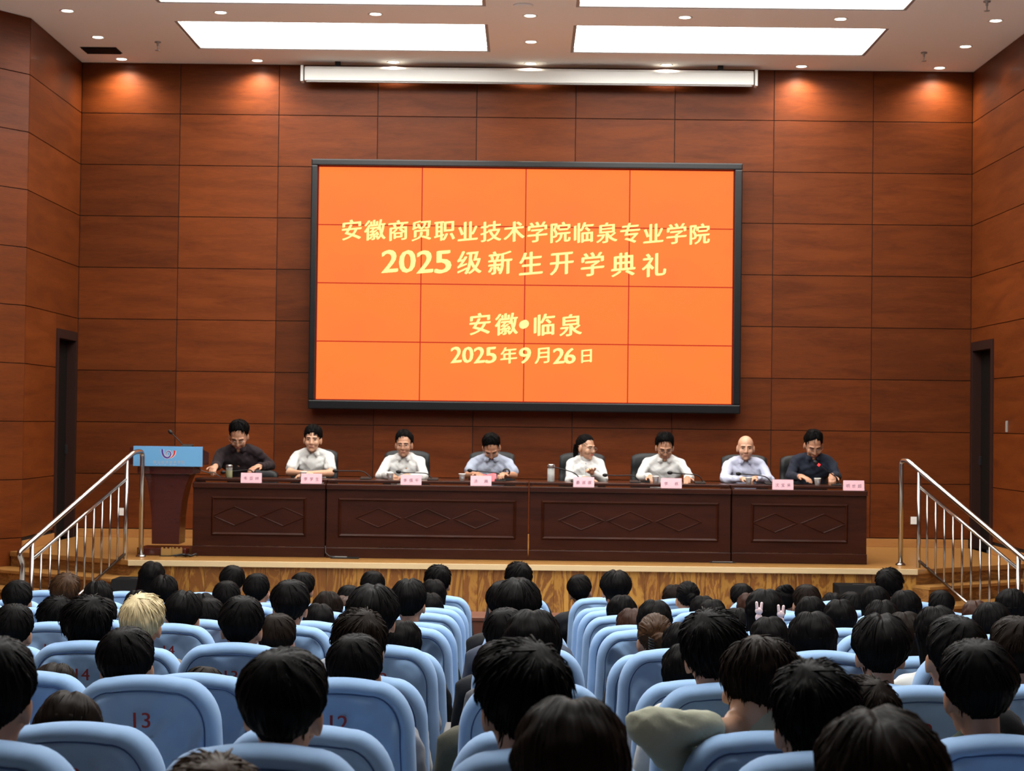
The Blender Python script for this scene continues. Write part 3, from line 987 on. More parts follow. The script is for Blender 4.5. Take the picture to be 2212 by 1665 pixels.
# ------------------------------------------------------------------ microphones, cups, cards and bottles
def mic(head, neck, base_px, Y, label, red=False, basez=TOPZ, group='desk microphones'):
    """gooseneck microphone: head pixel, list of neck pixels, base pixel; all standing at depth Y"""
    b0 = at_y(*base_px, Y); b0.z = basez
    t = empty('gooseneck_microphone', b0); tag(t, label, 'microphone', group)
    MB().xprism([(-.06, .001), (.06, .001), (.06, .028), (-.06, .012)], -.055, .055).build('base', M['black'], t, bevel=.005)
    pts = [at_y(*q, Y) - b0 for q in neck] + [at_y(*head, Y) - b0]
    pts[0] = Vector((pts[0].x, 0, .02))
    # smooth
    fine = []
    n = len(pts)
    for i in range(n - 1):
        a, b1, c, d = (pts[max(0, min(n - 1, i + j))] for j in (-1, 0, 1, 2))
        for s in range(6):
            u = s / 6
            fine.append(.5 * ((2 * b1) + (c - a) * u + (2 * a - 5 * b1 + 4 * c - d) * u * u + (-a + 3 * b1 - 3 * c + d) * u ** 3))
    fine.append(pts[-1])
    MB().tube(fine, .0055, 8).build('gooseneck', M['black'], t, smooth=True)
    d = (fine[-1] - fine[-4]).normalized(); h = fine[-1]
    R_ = d.to_track_quat('Z', 'Y').to_matrix()
    MB().ell(h, (.019, .019, .028), R_).build('foam_head', M['black'], t, smooth=True)
    if red:
        MB().tube([h - d * .05, h - d * .028], .0125, 12).build('light_ring', M['redlight'], t, smooth=True)
    return t


YM = YT + .33
mic((724, 1017), [(800, 1036), (795, 1026), (782, 1018), (755, 1017)], (790, 1034), YM, 'thin black microphone leaning towards the man in a short-sleeved white shirt')
mic((861, 1019), [(932, 1036), (928, 1028), (918, 1022), (880, 1021)], (935, 1036), YM, 'thin black microphone before the man with glasses in white, closer to lectern')
mic((1015, 1016), [(1083, 1037), (1082, 1030), (1074, 1022), (1045, 1019)], (1080, 1038), YM, 'thin black microphone before the man reading a red folder')
mic((1188, 1007), [(1256, 1040), (1248, 1028), (1237, 1020), (1210, 1012)], (1245, 1040), YM, 'thin black microphone rising beside the clear glass bottle')
mic((1307, 1026), [(1380, 1042), (1376, 1034), (1366, 1027), (1335, 1027)], (1372, 1041), YM, 'thin black microphone bent low beside the woman with a ponytail')
mic((1447, 1021), [(1517, 1044), (1514, 1033), (1504, 1026), (1475, 1023)], (1512, 1043), YM, 'thin black microphone before the man in white whose neighbour is bald')
mic((1595, 1023), [(1666, 1046), (1660, 1034), (1648, 1028), (1620, 1025)], (1664, 1045), YM, 'thin black microphone pointing at the bald man in lavender')
mic((1762, 999), [(1811, 1045), (1808, 1033), (1800, 1026), (1780, 1012)], (1805, 1046), YM, 'microphone glowing red before the man in a navy jacket', True)
mic((482, 1020), [(548, 1032), (545, 1019), (538, 1015), (510, 1017)], (548, 1030), YM, 'thin black microphone before the man in a black shirt')
mic((368, 933), [(405, 975), (398, 964), (388, 953)], (404, 975), YLc + .22, 'thin black microphone standing up from the lectern', basez=ZS + lz_(972) + .03, group='lectern microphone')

names = ['韦亚林', '李学生', '李强平', '汤 飚', '蔡淑娜', '李 栋', '沈宝来', '明世超']
cpx = [(543, 1029.5), (673, 1031), (888, 1035), (1039, 1037.5), (1261, 1041), (1450, 1042), (1691, 1045), (1844, 1046)]
who = ['before the man in a black shirt', 'before the man in short white sleeves', 'closer to lectern of the two before long-sleeved men in white', 'before the man reading a red folder',
       'before the woman with a ponytail', 'before the man in white beside the bald man', 'between the bald man and the man in navy', 'on the table end farthest from the lectern']
for (px, py), nm, wh in zip(cpx, names, who):
    Yc = YT + .045; k = Yc / F
    p = at_y(px, py, Yc)
    t = empty('name_card', (p.x, Yc, LEDZ)); tag(t, f'pink folded name card {wh}', 'name card', 'pink name cards')
    hw, hh = 22.5 * k, 21.5 * k
    MB().xprism([(-.018, .001), (-.0165, .001), (.0005, hh - .001), (.017, .001), (.0185, .001), (.0008, hh + .001)], -hw, hw).build('card', M['pink'], t)
    ch_ = [c for c in nm if c != ' ']
    xs = [-.058, 0, .058] if len(ch_) == 3 else [-.052, .052]
    sl = math.atan2(.018, hh)
    o = place('lettering', text_mesh([(c, x, 0, .036) for c, x in zip(ch_, xs)], 1, M['ink'], bold=.0, skew=.1), t)
    o.matrix_local = Matrix.Translation((0, -.0105, hh * .46)) @ Matrix.Rotation(-sl, 4, 'X') @ FACE

cupm = [MB().lathe([(.024, .001), (.0335, .068), (.0355, .07), (.0355, .075), (.0325, .075), (.031, .07), (.0225, .006)], 20).mesh('cup_wall', M['cup'], True), MB().lathe([(.0295, .0245), (.0298, .026), (.033, .05), (.0328, .0515)], 20).mesh('printed_band', M['greyprint'], True)]
for px, py, wh in ((655, 1033, 'beside the man in short white sleeves'), (843, 1036, 'by the fist of the man with glasses in white'), (998, 1038, 'by the elbow of the man with a red folder'), (1416, 1045, 'held by the man in white beside the bald man'),
                   (1617, 1047, 'before the clasped hands of the bald man'), (1766, 1048, 'by the hand of the man in navy')):
    Yc = YT + .21
    p = at_y(px, py, Yc)
    t = empty('paper_cup', (p.x, Yc, TOPZ)); tag(t, f'white paper cup {wh}', 'cup', 'paper cups on the long table')
    place('cup_wall', cupm[0], t)
    a = math.radians(-90)
    bm_ = MB()
    for q in range(5):
        th = math.radians(-104 + 7 * q); th2 = math.radians(-104 + 7 * (q + 1))
        bm_.add([(.0292 * math.cos(th), .0292 * math.sin(th), .026), (.0292 * math.cos(th2), .0292 * math.sin(th2), .026), (.0322 * math.cos(th2), .0322 * math.sin(th2), .046), (.0322 * math.cos(th), .0322 * math.sin(th), .046)], [(0, 1, 2, 3)])
    bm_.build('printed_mark', M['greyprint'], t)
p = at_y(495, 1030, YT + .22)
t = empty('tea_bottle', (p.x, YT + .22, TOPZ)); tag(t, 'glass bottle of green tea with steel lid by the man in black', 'bottle')
MB().lathe([(.030, .001), (.033, .004), (.033, .105), (.030, .112)], 20).build('glass_wall', M['glass'], t, smooth=True)
MB().lathe([(.028, .006), (.029, .008), (.029, .075)], 18).build('tea', M['tea'], t, smooth=True)
MB().lathe([(.0335, .108), (.0335, .13), (.030, .134)], 20).build('lid', M['steelgrey'], t, smooth=True)
p = at_y(1190, 1040, YT + .24)
t = empty('water_bottle', (p.x, YT + .24, TOPZ)); tag(t, 'tall clear glass bottle with steel cap beside the woman', 'bottle')
MB().lathe([(.034, .001), (.036, .004), (.036, .14), (.033, .146)], 20).build('glass_wall', M['glass'], t, smooth=True)
MB().lathe([(.030, .007), (.031, .009), (.031, .136)], 18).build('inner_glass', M['pale'], t, smooth=True)
MB().lathe([(.0365, .142), (.0365, .175), (.033, .18)], 20).build('cap', M['steelgrey'], t, smooth=True)
# red folder, open like a shallow V, standing on the table
p = at_y(1050, 1035, YT + .36)
t = empty('red_folder', (p.x, YT + .36, TOPZ)); tag(t, 'open red folder held up by the man in pale blue-grey', 'folder')
for s in (-1, 1):
    MB().add([(s * .002, 0, .001), (s * .105, -.03 if s > 0 else -.02, .001), (s * .10, .05, .085), (s * .002, .075, .06)] + [(s * .002, .004, .001), (s * .105, -.026 if s > 0 else -.016, .001), (s * .10, .054, .085), (s * .002, .079, .06)],
             [(0, 1, 2, 3), (7, 6, 5, 4), (0, 4, 5, 1), (1, 5, 6, 2), (2, 6, 7, 3), (3, 7, 4, 0)]).build('cover', M['folder'], t)

# floor boxes, cables, monitors
for px, lb in ((359, 'upright brass floor socket lid in front of the lectern, near the railing'), (382, 'upright brass floor socket lid in front of the lectern, near the long table')):
    p = at_z(px, 1201, ZS)
    t = empty('floor_socket', (p.x, p.y, ZS)); tag(t, lb, 'floor socket', 'brass floor sockets')
    MB().box(-.06, .06, -.05, .05, .001, .006).build('floor_plate', M['black'], t)
    m_ = MB().box(-.052, .052, .0, .006, .007, .075)
    for q in (-.04, 0, .04): m_.box(q - .009, q + .009, .0, .006, .0752, .088)
    m_.build('lid', M['brass'], t)
def squiggle(x0, x1, y, n, amp, seed):
    random.seed(seed)
    return [(x0 + (x1 - x0) * i / n + random.uniform(-amp, amp), y + random.uniform(-amp, amp), .008 + random.uniform(0, .025)) for i in range(n + 1)]
a, b_ = at_z(395, 1198, ZS), at_z(430, 1199, ZS)
tag(MB().tube(squiggle(0, b_.x - a.x, 0, 26, .05, 4), .008, 6).build('cable_coil', M['gold'], None, smooth=True, loc=(a.x, 17.80, ZS)), 'tangled black cable on the stage floor by the lectern', 'cable')
a = at_z(745, 1206, ZS)
t = empty('floor_socket', (a.x, a.y, ZS)); tag(t, 'flat black floor socket cover with plugged cable before the table', 'floor socket')
MB().box(-.14, .14, -.05, .05, .001, .014).build('floor_plate', M['black'], t, bevel=.003)
MB().box(-.12, .02, -.035, .035, .0145, .018).build('socket_face', M['grey'], t)
b_ = at_y(703, 1188, YT - .02)
MB().tube([(b_.x - a.x + .0, YT - .03 - a.y, .12), (b_.x - a.x + .005, YT - .05 - a.y, .05), (b_.x - a.x + .05, YT - .09 - a.y, .02), (-.1, -.02, .02)], .006, 7).build('cable', M['gold'], t, smooth=True)
a = at_z(1560, 1215.5, ZS)
t = empty('floor_socket', (a.x, a.y, ZS)); tag(t, 'flat black floor socket cover alone before the table', 'floor socket')
MB().box(-.13, .13, -.04, .04, .001, .010).build('floor_plate', M['black'], t, bevel=.003)
MB().box(-.1, .1, -.025, .025, .0105, .014).build('lid', M['grey'], t)
# a lectern cable slung to the long table
a, b_ = at_y(425, 1008, YLc + .1), at_y(478, 1030, YT + .2)
pts = [at_y(px, py, YLc + .1) for px, py in ((424, 1008), (436, 1017), (450, 1021), (462, 1020), (470, 1026), (478, 1031))]
tag(MB().tube([p - pts[0] for p in pts], .005, 6).build('lectern_cable', M['gold'], None, smooth=True, loc=pts[0]), 'thin black cable slung from the lectern to the table', 'cable')

for px, py, lb in ((283, 1254, 'black stage monitor speaker on the floor beneath the lectern'), (1866, 1268, 'black stage monitor speaker on the floor near the far stairs')):
    Ym = 16.55
    p = at_y(px, py, Ym)
    t = empty('monitor_speaker', (p.x, Ym, 0)); tag(t, lb, 'speaker', 'stage monitor speakers')
    h = p.z
    MB().xprism([(0, .001), (.45, .001), (.45, h), (.12, h), (0, h - .10)], -.21, .21).build('cabinet', M['monitor'], t, bevel=.012)
    MB().box(-.19, .19, -.012, -.001, .04, h - .14).build('grille', M['dark'], t)
    MB().box(-.06, .06, .2, .25, h + .001, h + .004).build('handle', M['dark'], t)

# desk in front of the first row
Yd = DROW[0] + 1.35
dz = at_y(1040, 1327, Yd).z
for i, (xa, xb, lb) in enumerate(((-5.0, .15, 'long brown front desk before the first row, lectern half'), (.16, 5.0, 'long brown front desk before the first row, far half'))):
    t = empty('front_desk', ((xa + xb) / 2, Yd, 0)); tag(t, lb, 'desk', 'front desks')
    hx = (xb - xa) / 2
    MB().box(-hx, hx, -.22, .22, dz - .03, dz).build('desk_top', M['deskwood'], t, bevel=.005)
    MB().box(-hx + .02, hx - .02, -.21, -.185, dz - .16, dz - .031).build('apron', M['deskwood'], t)
    MB().box(-hx + .02, hx - .02, .17, .195, .10, dz - .031).build('modesty_panel', M['deskwood'], t)
    for s in np.linspace(-hx + .05, hx - .05, 4):
        MB().box(s - .02, s + .02, -.18, .165, .001, dz - .031).build('leg', M['deskwood'], t)

# ------------------------------------------------------------------ auditorium seats
def vnoise(x, y, seed=0):
    """smooth value noise on numpy arrays"""
    xi, yi = np.floor(x).astype(int), np.floor(y).astype(int)
    xf, yf = x - xi, y - yi
    u, v = xf * xf * (3 - 2 * xf), yf * yf * (3 - 2 * yf)
    def h(a, b):
        n = (a * 374761393 + b * 668265263 + seed * 974634777) & 0xFFFFFFFF
        n = ((n ^ (n >> 13)) * 1274126177) & 0xFFFFFFFF
        return ((n ^ (n >> 16)) & 0xFFFF) / 65535.0
    return (h(xi, yi) * (1 - u) + h(xi + 1, yi) * u) * (1 - v) + (h(xi, yi + 1) * (1 - u) + h(xi + 1, yi + 1) * u) * v


def seat_outline(n=46):
    """half-width/height outline of the back, bottom corner up over the top to the other bottom corner"""
    pts = []
    HB, HT, ZB, ZT, RX, RZ_ = .240, .220, .36, 1.0, .115, .150
    for k in range(24): pts.append((-HB + (HB - HT) * k / 24, ZB + (ZT - RZ_ - .01 - ZB) * k / 24))
    for k in range(11):
        a = math.pi - math.pi / 2 * k / 10
        pts.append((-HT + RX + RX * math.cos(a), ZT - RZ_ - .010 + RZ_ * math.sin(a)))
    nt = 17
    for k in range(1, nt):
        u = -1 + 2 * k / nt
        pts.append((u * (HT - RX), ZT - .010 + .010 * (1 - u * u)))
    return pts + [(-x, z) for x, z in pts[:35]][::-1]


OUT = seat_outline()


def back_y(z):           # the back leans away from the stage towards its top
    return .115 * (1 - z) / .64


def back_mesh(seed):
    rings = [(.05, .125), (.016, .120), (.004, .105), (0.0, .08), (.001, .05), (.006, .026), (.016, .010), (.028, .004), (.0365, .004), (.040, .0072), (.044, .004), (.054, .001), (.068, 0.0), (.084, 0.0), (.10, 0.0), (.118, 0.0), (.136, 0.0), (.156, 0.0), (.176, 0.0), (.195, 0.001)]
    n = len(OUT); V = []
    for d, y in rings:
        for i, (x, z) in enumerate(OUT):
            # inset towards an upright spine
            cz = min(z, .78)
            vx, vz = -x, (cz - z)
            L = math.hypot(vx, vz)
            s = min(d / L, .97) if L > 1e-6 else 0
            X, Z = x + vx * s, z + vz * s
            V.append([X, back_y(Z) + y, Z, d])
    V = np.array(V)
    rear = V[:, 3] >= .05
    cx = V[:, 0]; zz = V[:, 2]
    # sagging folds of the loose cover: broad vertical ones and slanting ones from the upper corners
    k1 = vnoise(cx * 14 + seed * 3.1, zz * 5 + seed, seed) - .5
    k2 = vnoise((cx + zz * .9) * 20 + seed, (cx - zz) * 5, seed + 3) - .5
    k3 = vnoise((cx - zz * .9) * 20 + seed, (cx + zz) * 5, seed + 5) - .5
    fall = np.clip((.965 - zz) * 12, 0, 1)
    side = np.clip((cx) * 8, 0, 1); side2 = np.clip((-cx) * 8, 0, 1)
    V[:, 1] += rear * fall * (k1 * .020 + k2 * .050 * (.3 + side2) + k3 * .050 * (.3 + side))
    band = (V[:, 3] >= .004) & (V[:, 3] <= .04)
    V[:, 1] += band * (vnoise(cx * 10, zz * 10, seed + 9) - .5) * .006
    Fc = []
    for r in range(len(rings) - 1):
        for i in range(n - 1):
            a = r * n + i
            Fc.append((a, a + n, a + n + 1, a + 1))
    # close front and rear
    last = (len(rings) - 1) * n
    for base, rev in ((last, False), (0, True)):
        h = n // 2
        for i in range(h - 0):
            j = n - 1 - i
            if i + 1 > j - 1: break
            q = (base + i, base + j, base + j - 1, base + i + 1)
            Fc.append(q if not rev else q[::-1])
    Fc.append(tuple([r * n for r in range(len(rings))][::-1] + [r * n + n - 1 for r in range(len(rings))]))
    me = bpy.data.meshes.new('back_cover'); me.from_pydata(V[:, :3].tolist(), [], Fc)
    bm = bmesh.new(); bm.from_mesh(me); bmesh.ops.recalc_face_normals(bm, faces=bm.faces); bm.to_mesh(me); bm.free()
    me.shade_smooth(); me.materials.append(M['seatblue']); me.update()
    return me


BACKS = [back_mesh(s) for s in (1, 2, 3, 4)]
pp = []
for (x, z) in OUT[6:-6]:
    cz = min(z, .78); vx, vz = -x, cz - z; L = math.hypot(vx, vz); s = .040 / L
    X, Z = x + vx * s, z + vz * s
    pp.append((X, back_y(Z) + .004, Z))
PIPE = MB().tube(pp, .0022, 5).mesh('piping', M['piping'], True)
CUSH = MB().box(-.215, .215, .14, .60, .33, .445).mesh('seat_cushion', M['seatblue'], True, bevel=.045)
ARM = MB().box(-.022, .022, .10, .50, .60, .635).box(-.018, .018, .13, .18, .25, .598).mesh('armrest', M['seatgrey'], bevel=.006)
PED = MB().box(-.07, .07, .2, .45, .001, .03).box(-.04, .04, .25, .40, .031, .329).mesh('pedestal', M['seatgrey'], bevel=.005)
NUMS = {}
WORDN = {5: 'five', 6: 'six', 7: 'seven', 8: 'eight', 9: 'nine', 10: 'ten', 11: 'eleven', 12: 'twelve', 13: 'thirteen', 14: 'fourteen', 15: 'fifteen', 16: 'sixteen', 17: 'seventeen', 18: 'eighteen'}
ORD = ['first', 'second', 'third', 'fourth', 'fifth', 'sixth', 'seventh', 'eighth', 'ninth', 'tenth', 'eleventh', 'twelfth', 'thirteenth']
for nnum in range(5, 19):
    st = str(nnum)
    xs = [0] if len(st) == 1 else [-.0165, .0165]
    NUMS[nnum] = text_mesh([(c, x, 0, (None, .046)) for c, x in zip(st, xs)], 1, M['seatred'], bold=.012, nib=0)


def yh(px): return 832.5 + F * math.tan(PITCH) + ROLL * (px - 1106)


def col_px(r, n): return 1103 + PXS[r] * (2.12 + (9 - n))


random.seed(21)
for r in range(13):
    D = DROW[r]
    for n in range(5, 19):
        px = col_px(r, n)
        ok = -.42 * PXS[r] < px < 2212 + .42 * PXS[r]
        if r == 12: ok = n in (10, 11, 12)
        if not ok: continue
        py = yh(px) + (CZ - ZF[r] - 1.0) * F / D
        X = at_y(px, py, D).x
        t = empty('auditorium_seat', (X, D, ZF[r]))
        tag(t, f'pale blue covered auditorium seat {WORDN[n]}, {ORD[r]} row from the stage', 'seat', 'blue covered auditorium seats')
        place('back_cover', random.choice(BACKS), t); place('piping', PIPE, t); place('seat_cushion', CUSH, t); place('pedestal', PED, t)
        for s in (-1, 1): place('armrest', ARM, t, loc=(s * .258, 0, 0))
        o = place('seat_number', NUMS[n], t)
        tilt = math.atan2(.115, .64)
        o.matrix_local = Matrix.Translation((0, back_y(.878) - .018, .878)) @ Matrix.Rotation(tilt, 4, 'X') @ FACE


# ------------------------------------------------------------------ people
def remesh(mb, voxel, mat, name, smooth=6, wrinkle=0.0, wscale=18.0, seed=0, keep=None):
    me = bpy.data.meshes.new('tmp'); me.from_pydata(mb.v, [], mb.f)
    bm = bmesh.new(); bm.from_mesh(me); bmesh.ops.recalc_face_normals(bm, faces=bm.faces); bm.to_mesh(me); bm.free()
    o = bpy.data.objects.new('tmp', me); COL.objects.link(o)
    md = o.modifiers.new('r', 'REMESH'); md.mode = 'VOXEL'; md.voxel_size = voxel
    if smooth:
        ms = o.modifiers.new('s', 'SMOOTH'); ms.factor = .5; ms.iterations = smooth
    dg = bpy.context.evaluated_depsgraph_get()
    out = bpy.data.meshes.new_from_object(o.evaluated_get(dg))
    bpy.data.objects.remove(o); bpy.data.meshes.remove(me)
    out.name = name
    if wrinkle:
        n = len(out.vertices); co = np.empty(n * 3); no = np.empty(n * 3)
        out.vertices.foreach_get('co', co); out.vertices.foreach_get('normal', no)
        co = co.reshape(-1, 3); no = no.reshape(-1, 3)
        k = (vnoise(co[:, 0] * wscale + co[:, 2] * wscale * .7 + seed, co[:, 2] * wscale * 1.3 + co[:, 1] * wscale * .8, seed) - .5) + .5 * (vnoise((co[:, 0] - co[:, 2]) * wscale * 2, (co[:, 1] + co[:, 2] * .6) * wscale * 1.6, seed + 4) - .5)
        co = co + no * (k * wrinkle)[:, None]
        out.vertices.foreach_set('co', co.ravel())
    out.shade_smooth()
    out.materials.clear(); out.materials.append(mat); out.update()
    return out


def head_prims(mb, T, fem=False):
    """head in its own frame (eyes at z=0, facing +y), moved by the 4x4 T"""
    R3 = T.to_3x3()
    P = lambda *p: T @ Vector(p)
    E_ = lambda c, r: mb.ell(P(*c), r, R3, 22, 14)
    E_((0, -.012, .03), (.075, .096, .086))
    E_((0, .018, -.008), (.067, .074, .094))
    j = .92 if fem else 1.0
    E_((0, .030, -.070), (.052 * j, .056, .044))
    E_((0, .068, -.097), (.022 * j, .020, .018))
    mb.cap(P(0, .090, .006), P(0, .107, -.034), .0075, .0125)
    for s in (-1, 1):
        E_((s * .011, .096, -.036), (.009, .009, .007))
        E_((s * .036, .062, -.032), (.028, .028, .03))
        E_((s * .079, -.006, -.012), (.011, .020, .034))
        mb.cap(P(s * .014, .086, .022), P(s * .046, .070, .020), .010, .009)
    mb.cap(P(-.018, .082, -.060), P(.018, .082, -.060), .009, .009)
    mb.cap(P(-.015, .080, -.071), P(.015, .080, -.071), .009, .009)


def hand(mb, wrist, d, up, side, curl=.5, spread=1.0):
    """palm, four bent fingers and a thumb; side=+1 puts the thumb to the -lateral side"""
    d = Vector(d).normalized(); up = Vector(up); up = (up - d * up.dot(d)).normalized(); lat = d.cross(up)
    w_ = Vector(wrist)
    R3 = Matrix((lat, d, up)).transposed()
    mb.ell(w_ + d * .048, (.040, .052, .015), R3, 14, 9)
    mb.cap(w_ - d * .02, w_ + d * .03, .027, .026)
    lens = (.060, .074, .080, .070)
    for i, L in enumerate(lens):
        o = (i - 1.5) * .0195 * spread
        b = w_ + d * (.085 - abs(i - 1.8) * .006) + lat * o * -side
        c1 = (d * math.cos(curl * .7) - up * math.sin(curl * .7)); c2 = (d * math.cos(curl * 1.7) - up * math.sin(curl * 1.7))
        k1 = b + c1 * L * .52; k2 = k1 + c2 * L * .48
        mb.cap(b - d * .015, k1, .0095, .0085, 8); mb.cap(k1, k2, .0085, .0072, 8)
    tb = w_ + d * .022 + lat * .030 * side
    t1 = tb + (d * .6 + lat * .75 * side - up * .2).normalized() * .038
    t2 = t1 + (d * .95 + lat * .15 * side - up * .25).normalized() * .030
    mb.cap(tb, t1, .013, .011, 8); mb.cap(t1, t2, .011, .009, 8)


# --- hair
def ray_ell(d, c, r, O):
    """distance from O along unit d (n,3) to the far side of an ellipsoid"""
    p = (O - np.array(c)) / np.array(r); q = d / np.array(r)
    A = (q * q).sum(1); B = (q * p).sum(1); C = (p * p).sum() - 1
    return (-B + np.sqrt(np.maximum(B * B - A * C, 0))) / A


HO = np.array((0, -.005, .02))


def skull(d):
    return np.maximum(ray_ell(d, (0, -.012, .03), (.075, .096, .086), HO), ray_ell(d, (0, .018, -.008), (.067, .074, .094), HO))


HAIRLINES = {  # elevation (deg) of the hair's lower edge by azimuth from the face (0) to the nape (180)
    'short': ([0, 35, 60, 78, 92, 110, 140, 180], [47, 44, 27, -10, 8, -24, -46, -52]),
    'fringe': ([0, 35, 60, 78, 92, 110, 140, 180], [32, 26, 10, -14, 0, -30, -52, -58]),
    'long': ([0, 35, 60, 78, 95, 120, 150, 180], [34, 24, -5, -35, -50, -58, -60, -60]),
    'pulled': ([0, 35, 60, 80, 95, 120, 150, 180], [44, 36, 20, 6, -6, -28, -40, -44]),
    'thin': ([0, 35, 60, 78, 92, 110, 140, 180], [52, 40, 26, -6, 8, -22, -42, -46]),
}


def hair_mesh(name, mat, line_='short', thick=.02, top=.008, ridge=.004, clumps=90, clen=.05, whorl=(0.1, -.55, .83), long=0.0, bun=None, part=0.0, seed=1, width=1.0, spike=0.0, nape=1.0, pony=False):
    rs = np.random.RandomState(seed)
    nu, nv = 200, 64
    az = np.linspace(0, 2 * np.pi, nu, endpoint=False); el = np.radians(np.linspace(-68, 89, nv))
    A, E = np.meshgrid(az, el)
    d = np.stack((np.cos(E) * np.sin(A), np.cos(E) * np.cos(A), np.sin(E)), -1).reshape(-1, 3)
    wv = np.array(whorl) / np.linalg.norm(whorl)
    e1 = np.cross(wv, (0, 0, 1.0)); e1 /= np.linalg.norm(e1); e2 = np.cross(wv, e1)

    def thickness(d):
        a = np.degrees(np.arctan2(np.abs(d[:, 0]), d[:, 1])); e = np.degrees(np.arcsin(np.clip(d[:, 2], -1, 1)))
        hl = np.interp(a, *HAIRLINES[line_])
        hl = hl + 13 * (vnoise(a / 9.0 + 50 * (d[:, 0] > 0) + seed, a * 0 + .5, seed + 3) - .5)
        mk = np.clip((e - hl) / 9 + .5, 0, 1); mk = mk * mk * (3 - 2 * mk)
        taper = np.clip((e - hl) / 60, .10, 1) ** (.55 if line_ == 'long' else 1.0)
        rho = np.arccos(np.clip(d @ wv, -1, 1)); psi = np.arctan2(d @ e2, d @ e1)
        rg = vnoise(psi * 9 + 40 + rho * 2.0, rho * 2.2, seed) * .45 + vnoise(psi * 34 + 90 - rho * 3, rho * 3.0, seed + 2) * .55 - .5
        lump = vnoise(d[:, 0] * 3 + seed, d[:, 2] * 3 + d[:, 1] * 2, seed + 7) - .5
        th = thick * taper + top * np.clip(d[:, 2], 0, 1) ** 2 + ridge * 2 * rg * np.clip(rho * 2, .15, 1) + lump * .008
        if part:
            th -= part * np.exp(-(d[:, 0] / .10) ** 2) * np.clip(d[:, 2] * 2 - .6, 0, 1)
        return th * mk - .014 * (1 - mk), mk
    th, mk = thickness(d)
    P = HO + d * (skull(d) + th)[:, None]
    P[:, 0] *= width
    v = P.tolist(); f = []
    for i in range(nv - 1):
        for k in range(nu):
            k2 = (k + 1) % nu
            f.append((i * nu + k, i * nu + k2, (i + 1) * nu + k2, (i + 1) * nu + k))
    f.append(tuple((nv - 1) * nu + k for k in range(nu))); f.append(tuple(range(nu))[::-1])
    mb = MB().add(v, f)
    # locks: thin tapered wisps lying along the flow away from the whorl
    for _ in range(int(clumps * 2.2)):
        for _try in range(30):
            q = rs.normal(size=3); q /= np.linalg.norm(q)
            t0, m0 = thickness(q[None])
            if m0[0] > .9: break
        rho = math.acos(max(-1, min(1, q @ wv)))
        tdir = q * math.cos(rho) - wv; nn = np.linalg.norm(tdir)
        if nn < 1e-3: continue
        tdir /= nn
        tw = np.cross(q, tdir) * rs.uniform(-.5, .5)
        pts = []; L = clen * rs.uniform(.6, 1.3); cur = q.copy(); n = 5
        lift = rs.uniform(0, 1) * spike
        for s in range(n):
            dd = cur / np.linalg.norm(cur)
            t1, m1 = thickness(dd[None])
            r_ = skull(dd[None])[0] + max(t1[0], -.002) + (-.002 + .004 * s / n) + lift * (s / (n - 1)) ** 1.5
            p = HO + dd * r_; p[0] *= width
            pts.append(p)
            cur = dd + (tdir + tw * s / n) * (L / n / .1) + np.array((0, 0, -.02 * s))
        rr = rs.uniform(.0014, .0036)
        mb.tube(pts, [rr * .6, rr, rr, rr * .7, rr * .12], 4)
    if line_ == 'fringe':          # wisps down the nape
        for _ in range(90):
            a_ = math.pi + rs.uniform(-.55, .55)
            q3 = []
            for e_ in (-34, -46, -57):
                e_ = math.radians(e_); dd = np.array([[math.cos(e_) * math.sin(a_), math.cos(e_) * math.cos(a_), math.sin(e_)]])
                q3.append(HO + dd[0] * (skull(dd)[0] + .008))
            q3.append(q3[-1] + np.array((0, .004, -.012 - rs.uniform(.0, .03) * (1 - abs(a_ - math.pi)))))
            mb.tube(q3, [.003, .0045, .0045, .0006], 4)
    if long > 0:
        # curtain of hair down the back and sides
        n1, n2 = 70, 20
        aa = np.radians(np.linspace(72, 288, n1))
        vv = []
        for side_ in (0, 1):
            for j in range(n2):
                t = j / (n2 - 1)
                for i, a in enumerate(aa):
                    dd = np.array([[math.cos(.12) * math.sin(a), math.cos(.12) * math.cos(a), math.sin(.12)]])
                    r0 = skull(dd)[0] + thick * .95
                    base = HO + dd[0] * r0
                    z = .03 - (long + .03) * t
                    k = 1 - .10 * math.sin(math.pi * min(t * 1.3, 1)) + .05 * t
                    rg = (vnoise(np.array([a * 16 + t * 1.5]), np.array([t * 2.0]), seed)[0] - .5) * .012 + (vnoise(np.array([a * 34.0]), np.array([t * 1.5]), seed + 1)[0] - .5) * .006
                    off = (1 - .026 / .1 * side_) if side_ else 1
                    x = base[0] * k * off * width * (1 + rg * 6); y = base[1] * k * off + (.02 * t if math.cos(a) < 0 else 0)
                    vv.append((x, y * (1 + rg * 6), z - (.02 * vnoise(np.array([a * 9.0]), np.array([.5]), seed)[0] * t)))
        ff = []
        for j in range(n2 - 1):
            for i in range(n1 - 1):
                a = j * n1 + i; b_ = n1 * n2 + a
                ff.append((a, a + n1, a + n1 + 1, a + 1)); ff.append((b_, b_ + 1, b_ + n1 + 1, b_ + n1))
        o_ = n1 * n2
        for i in range(n1 - 1):
            ff.append((i, i + 1, o_ + i + 1, o_ + i)); q = (n2 - 1) * n1 + i; ff.append((q + 1, q, o_ + q, o_ + q + 1))
        for j in range(n2 - 1):
            q = j * n1; ff.append((q + n1, q, o_ + q, o_ + q + n1)); q = j * n1 + n1 - 1; ff.append((q, q + n1, o_ + q + n1, o_ + q))
        mb.add(vv, ff)
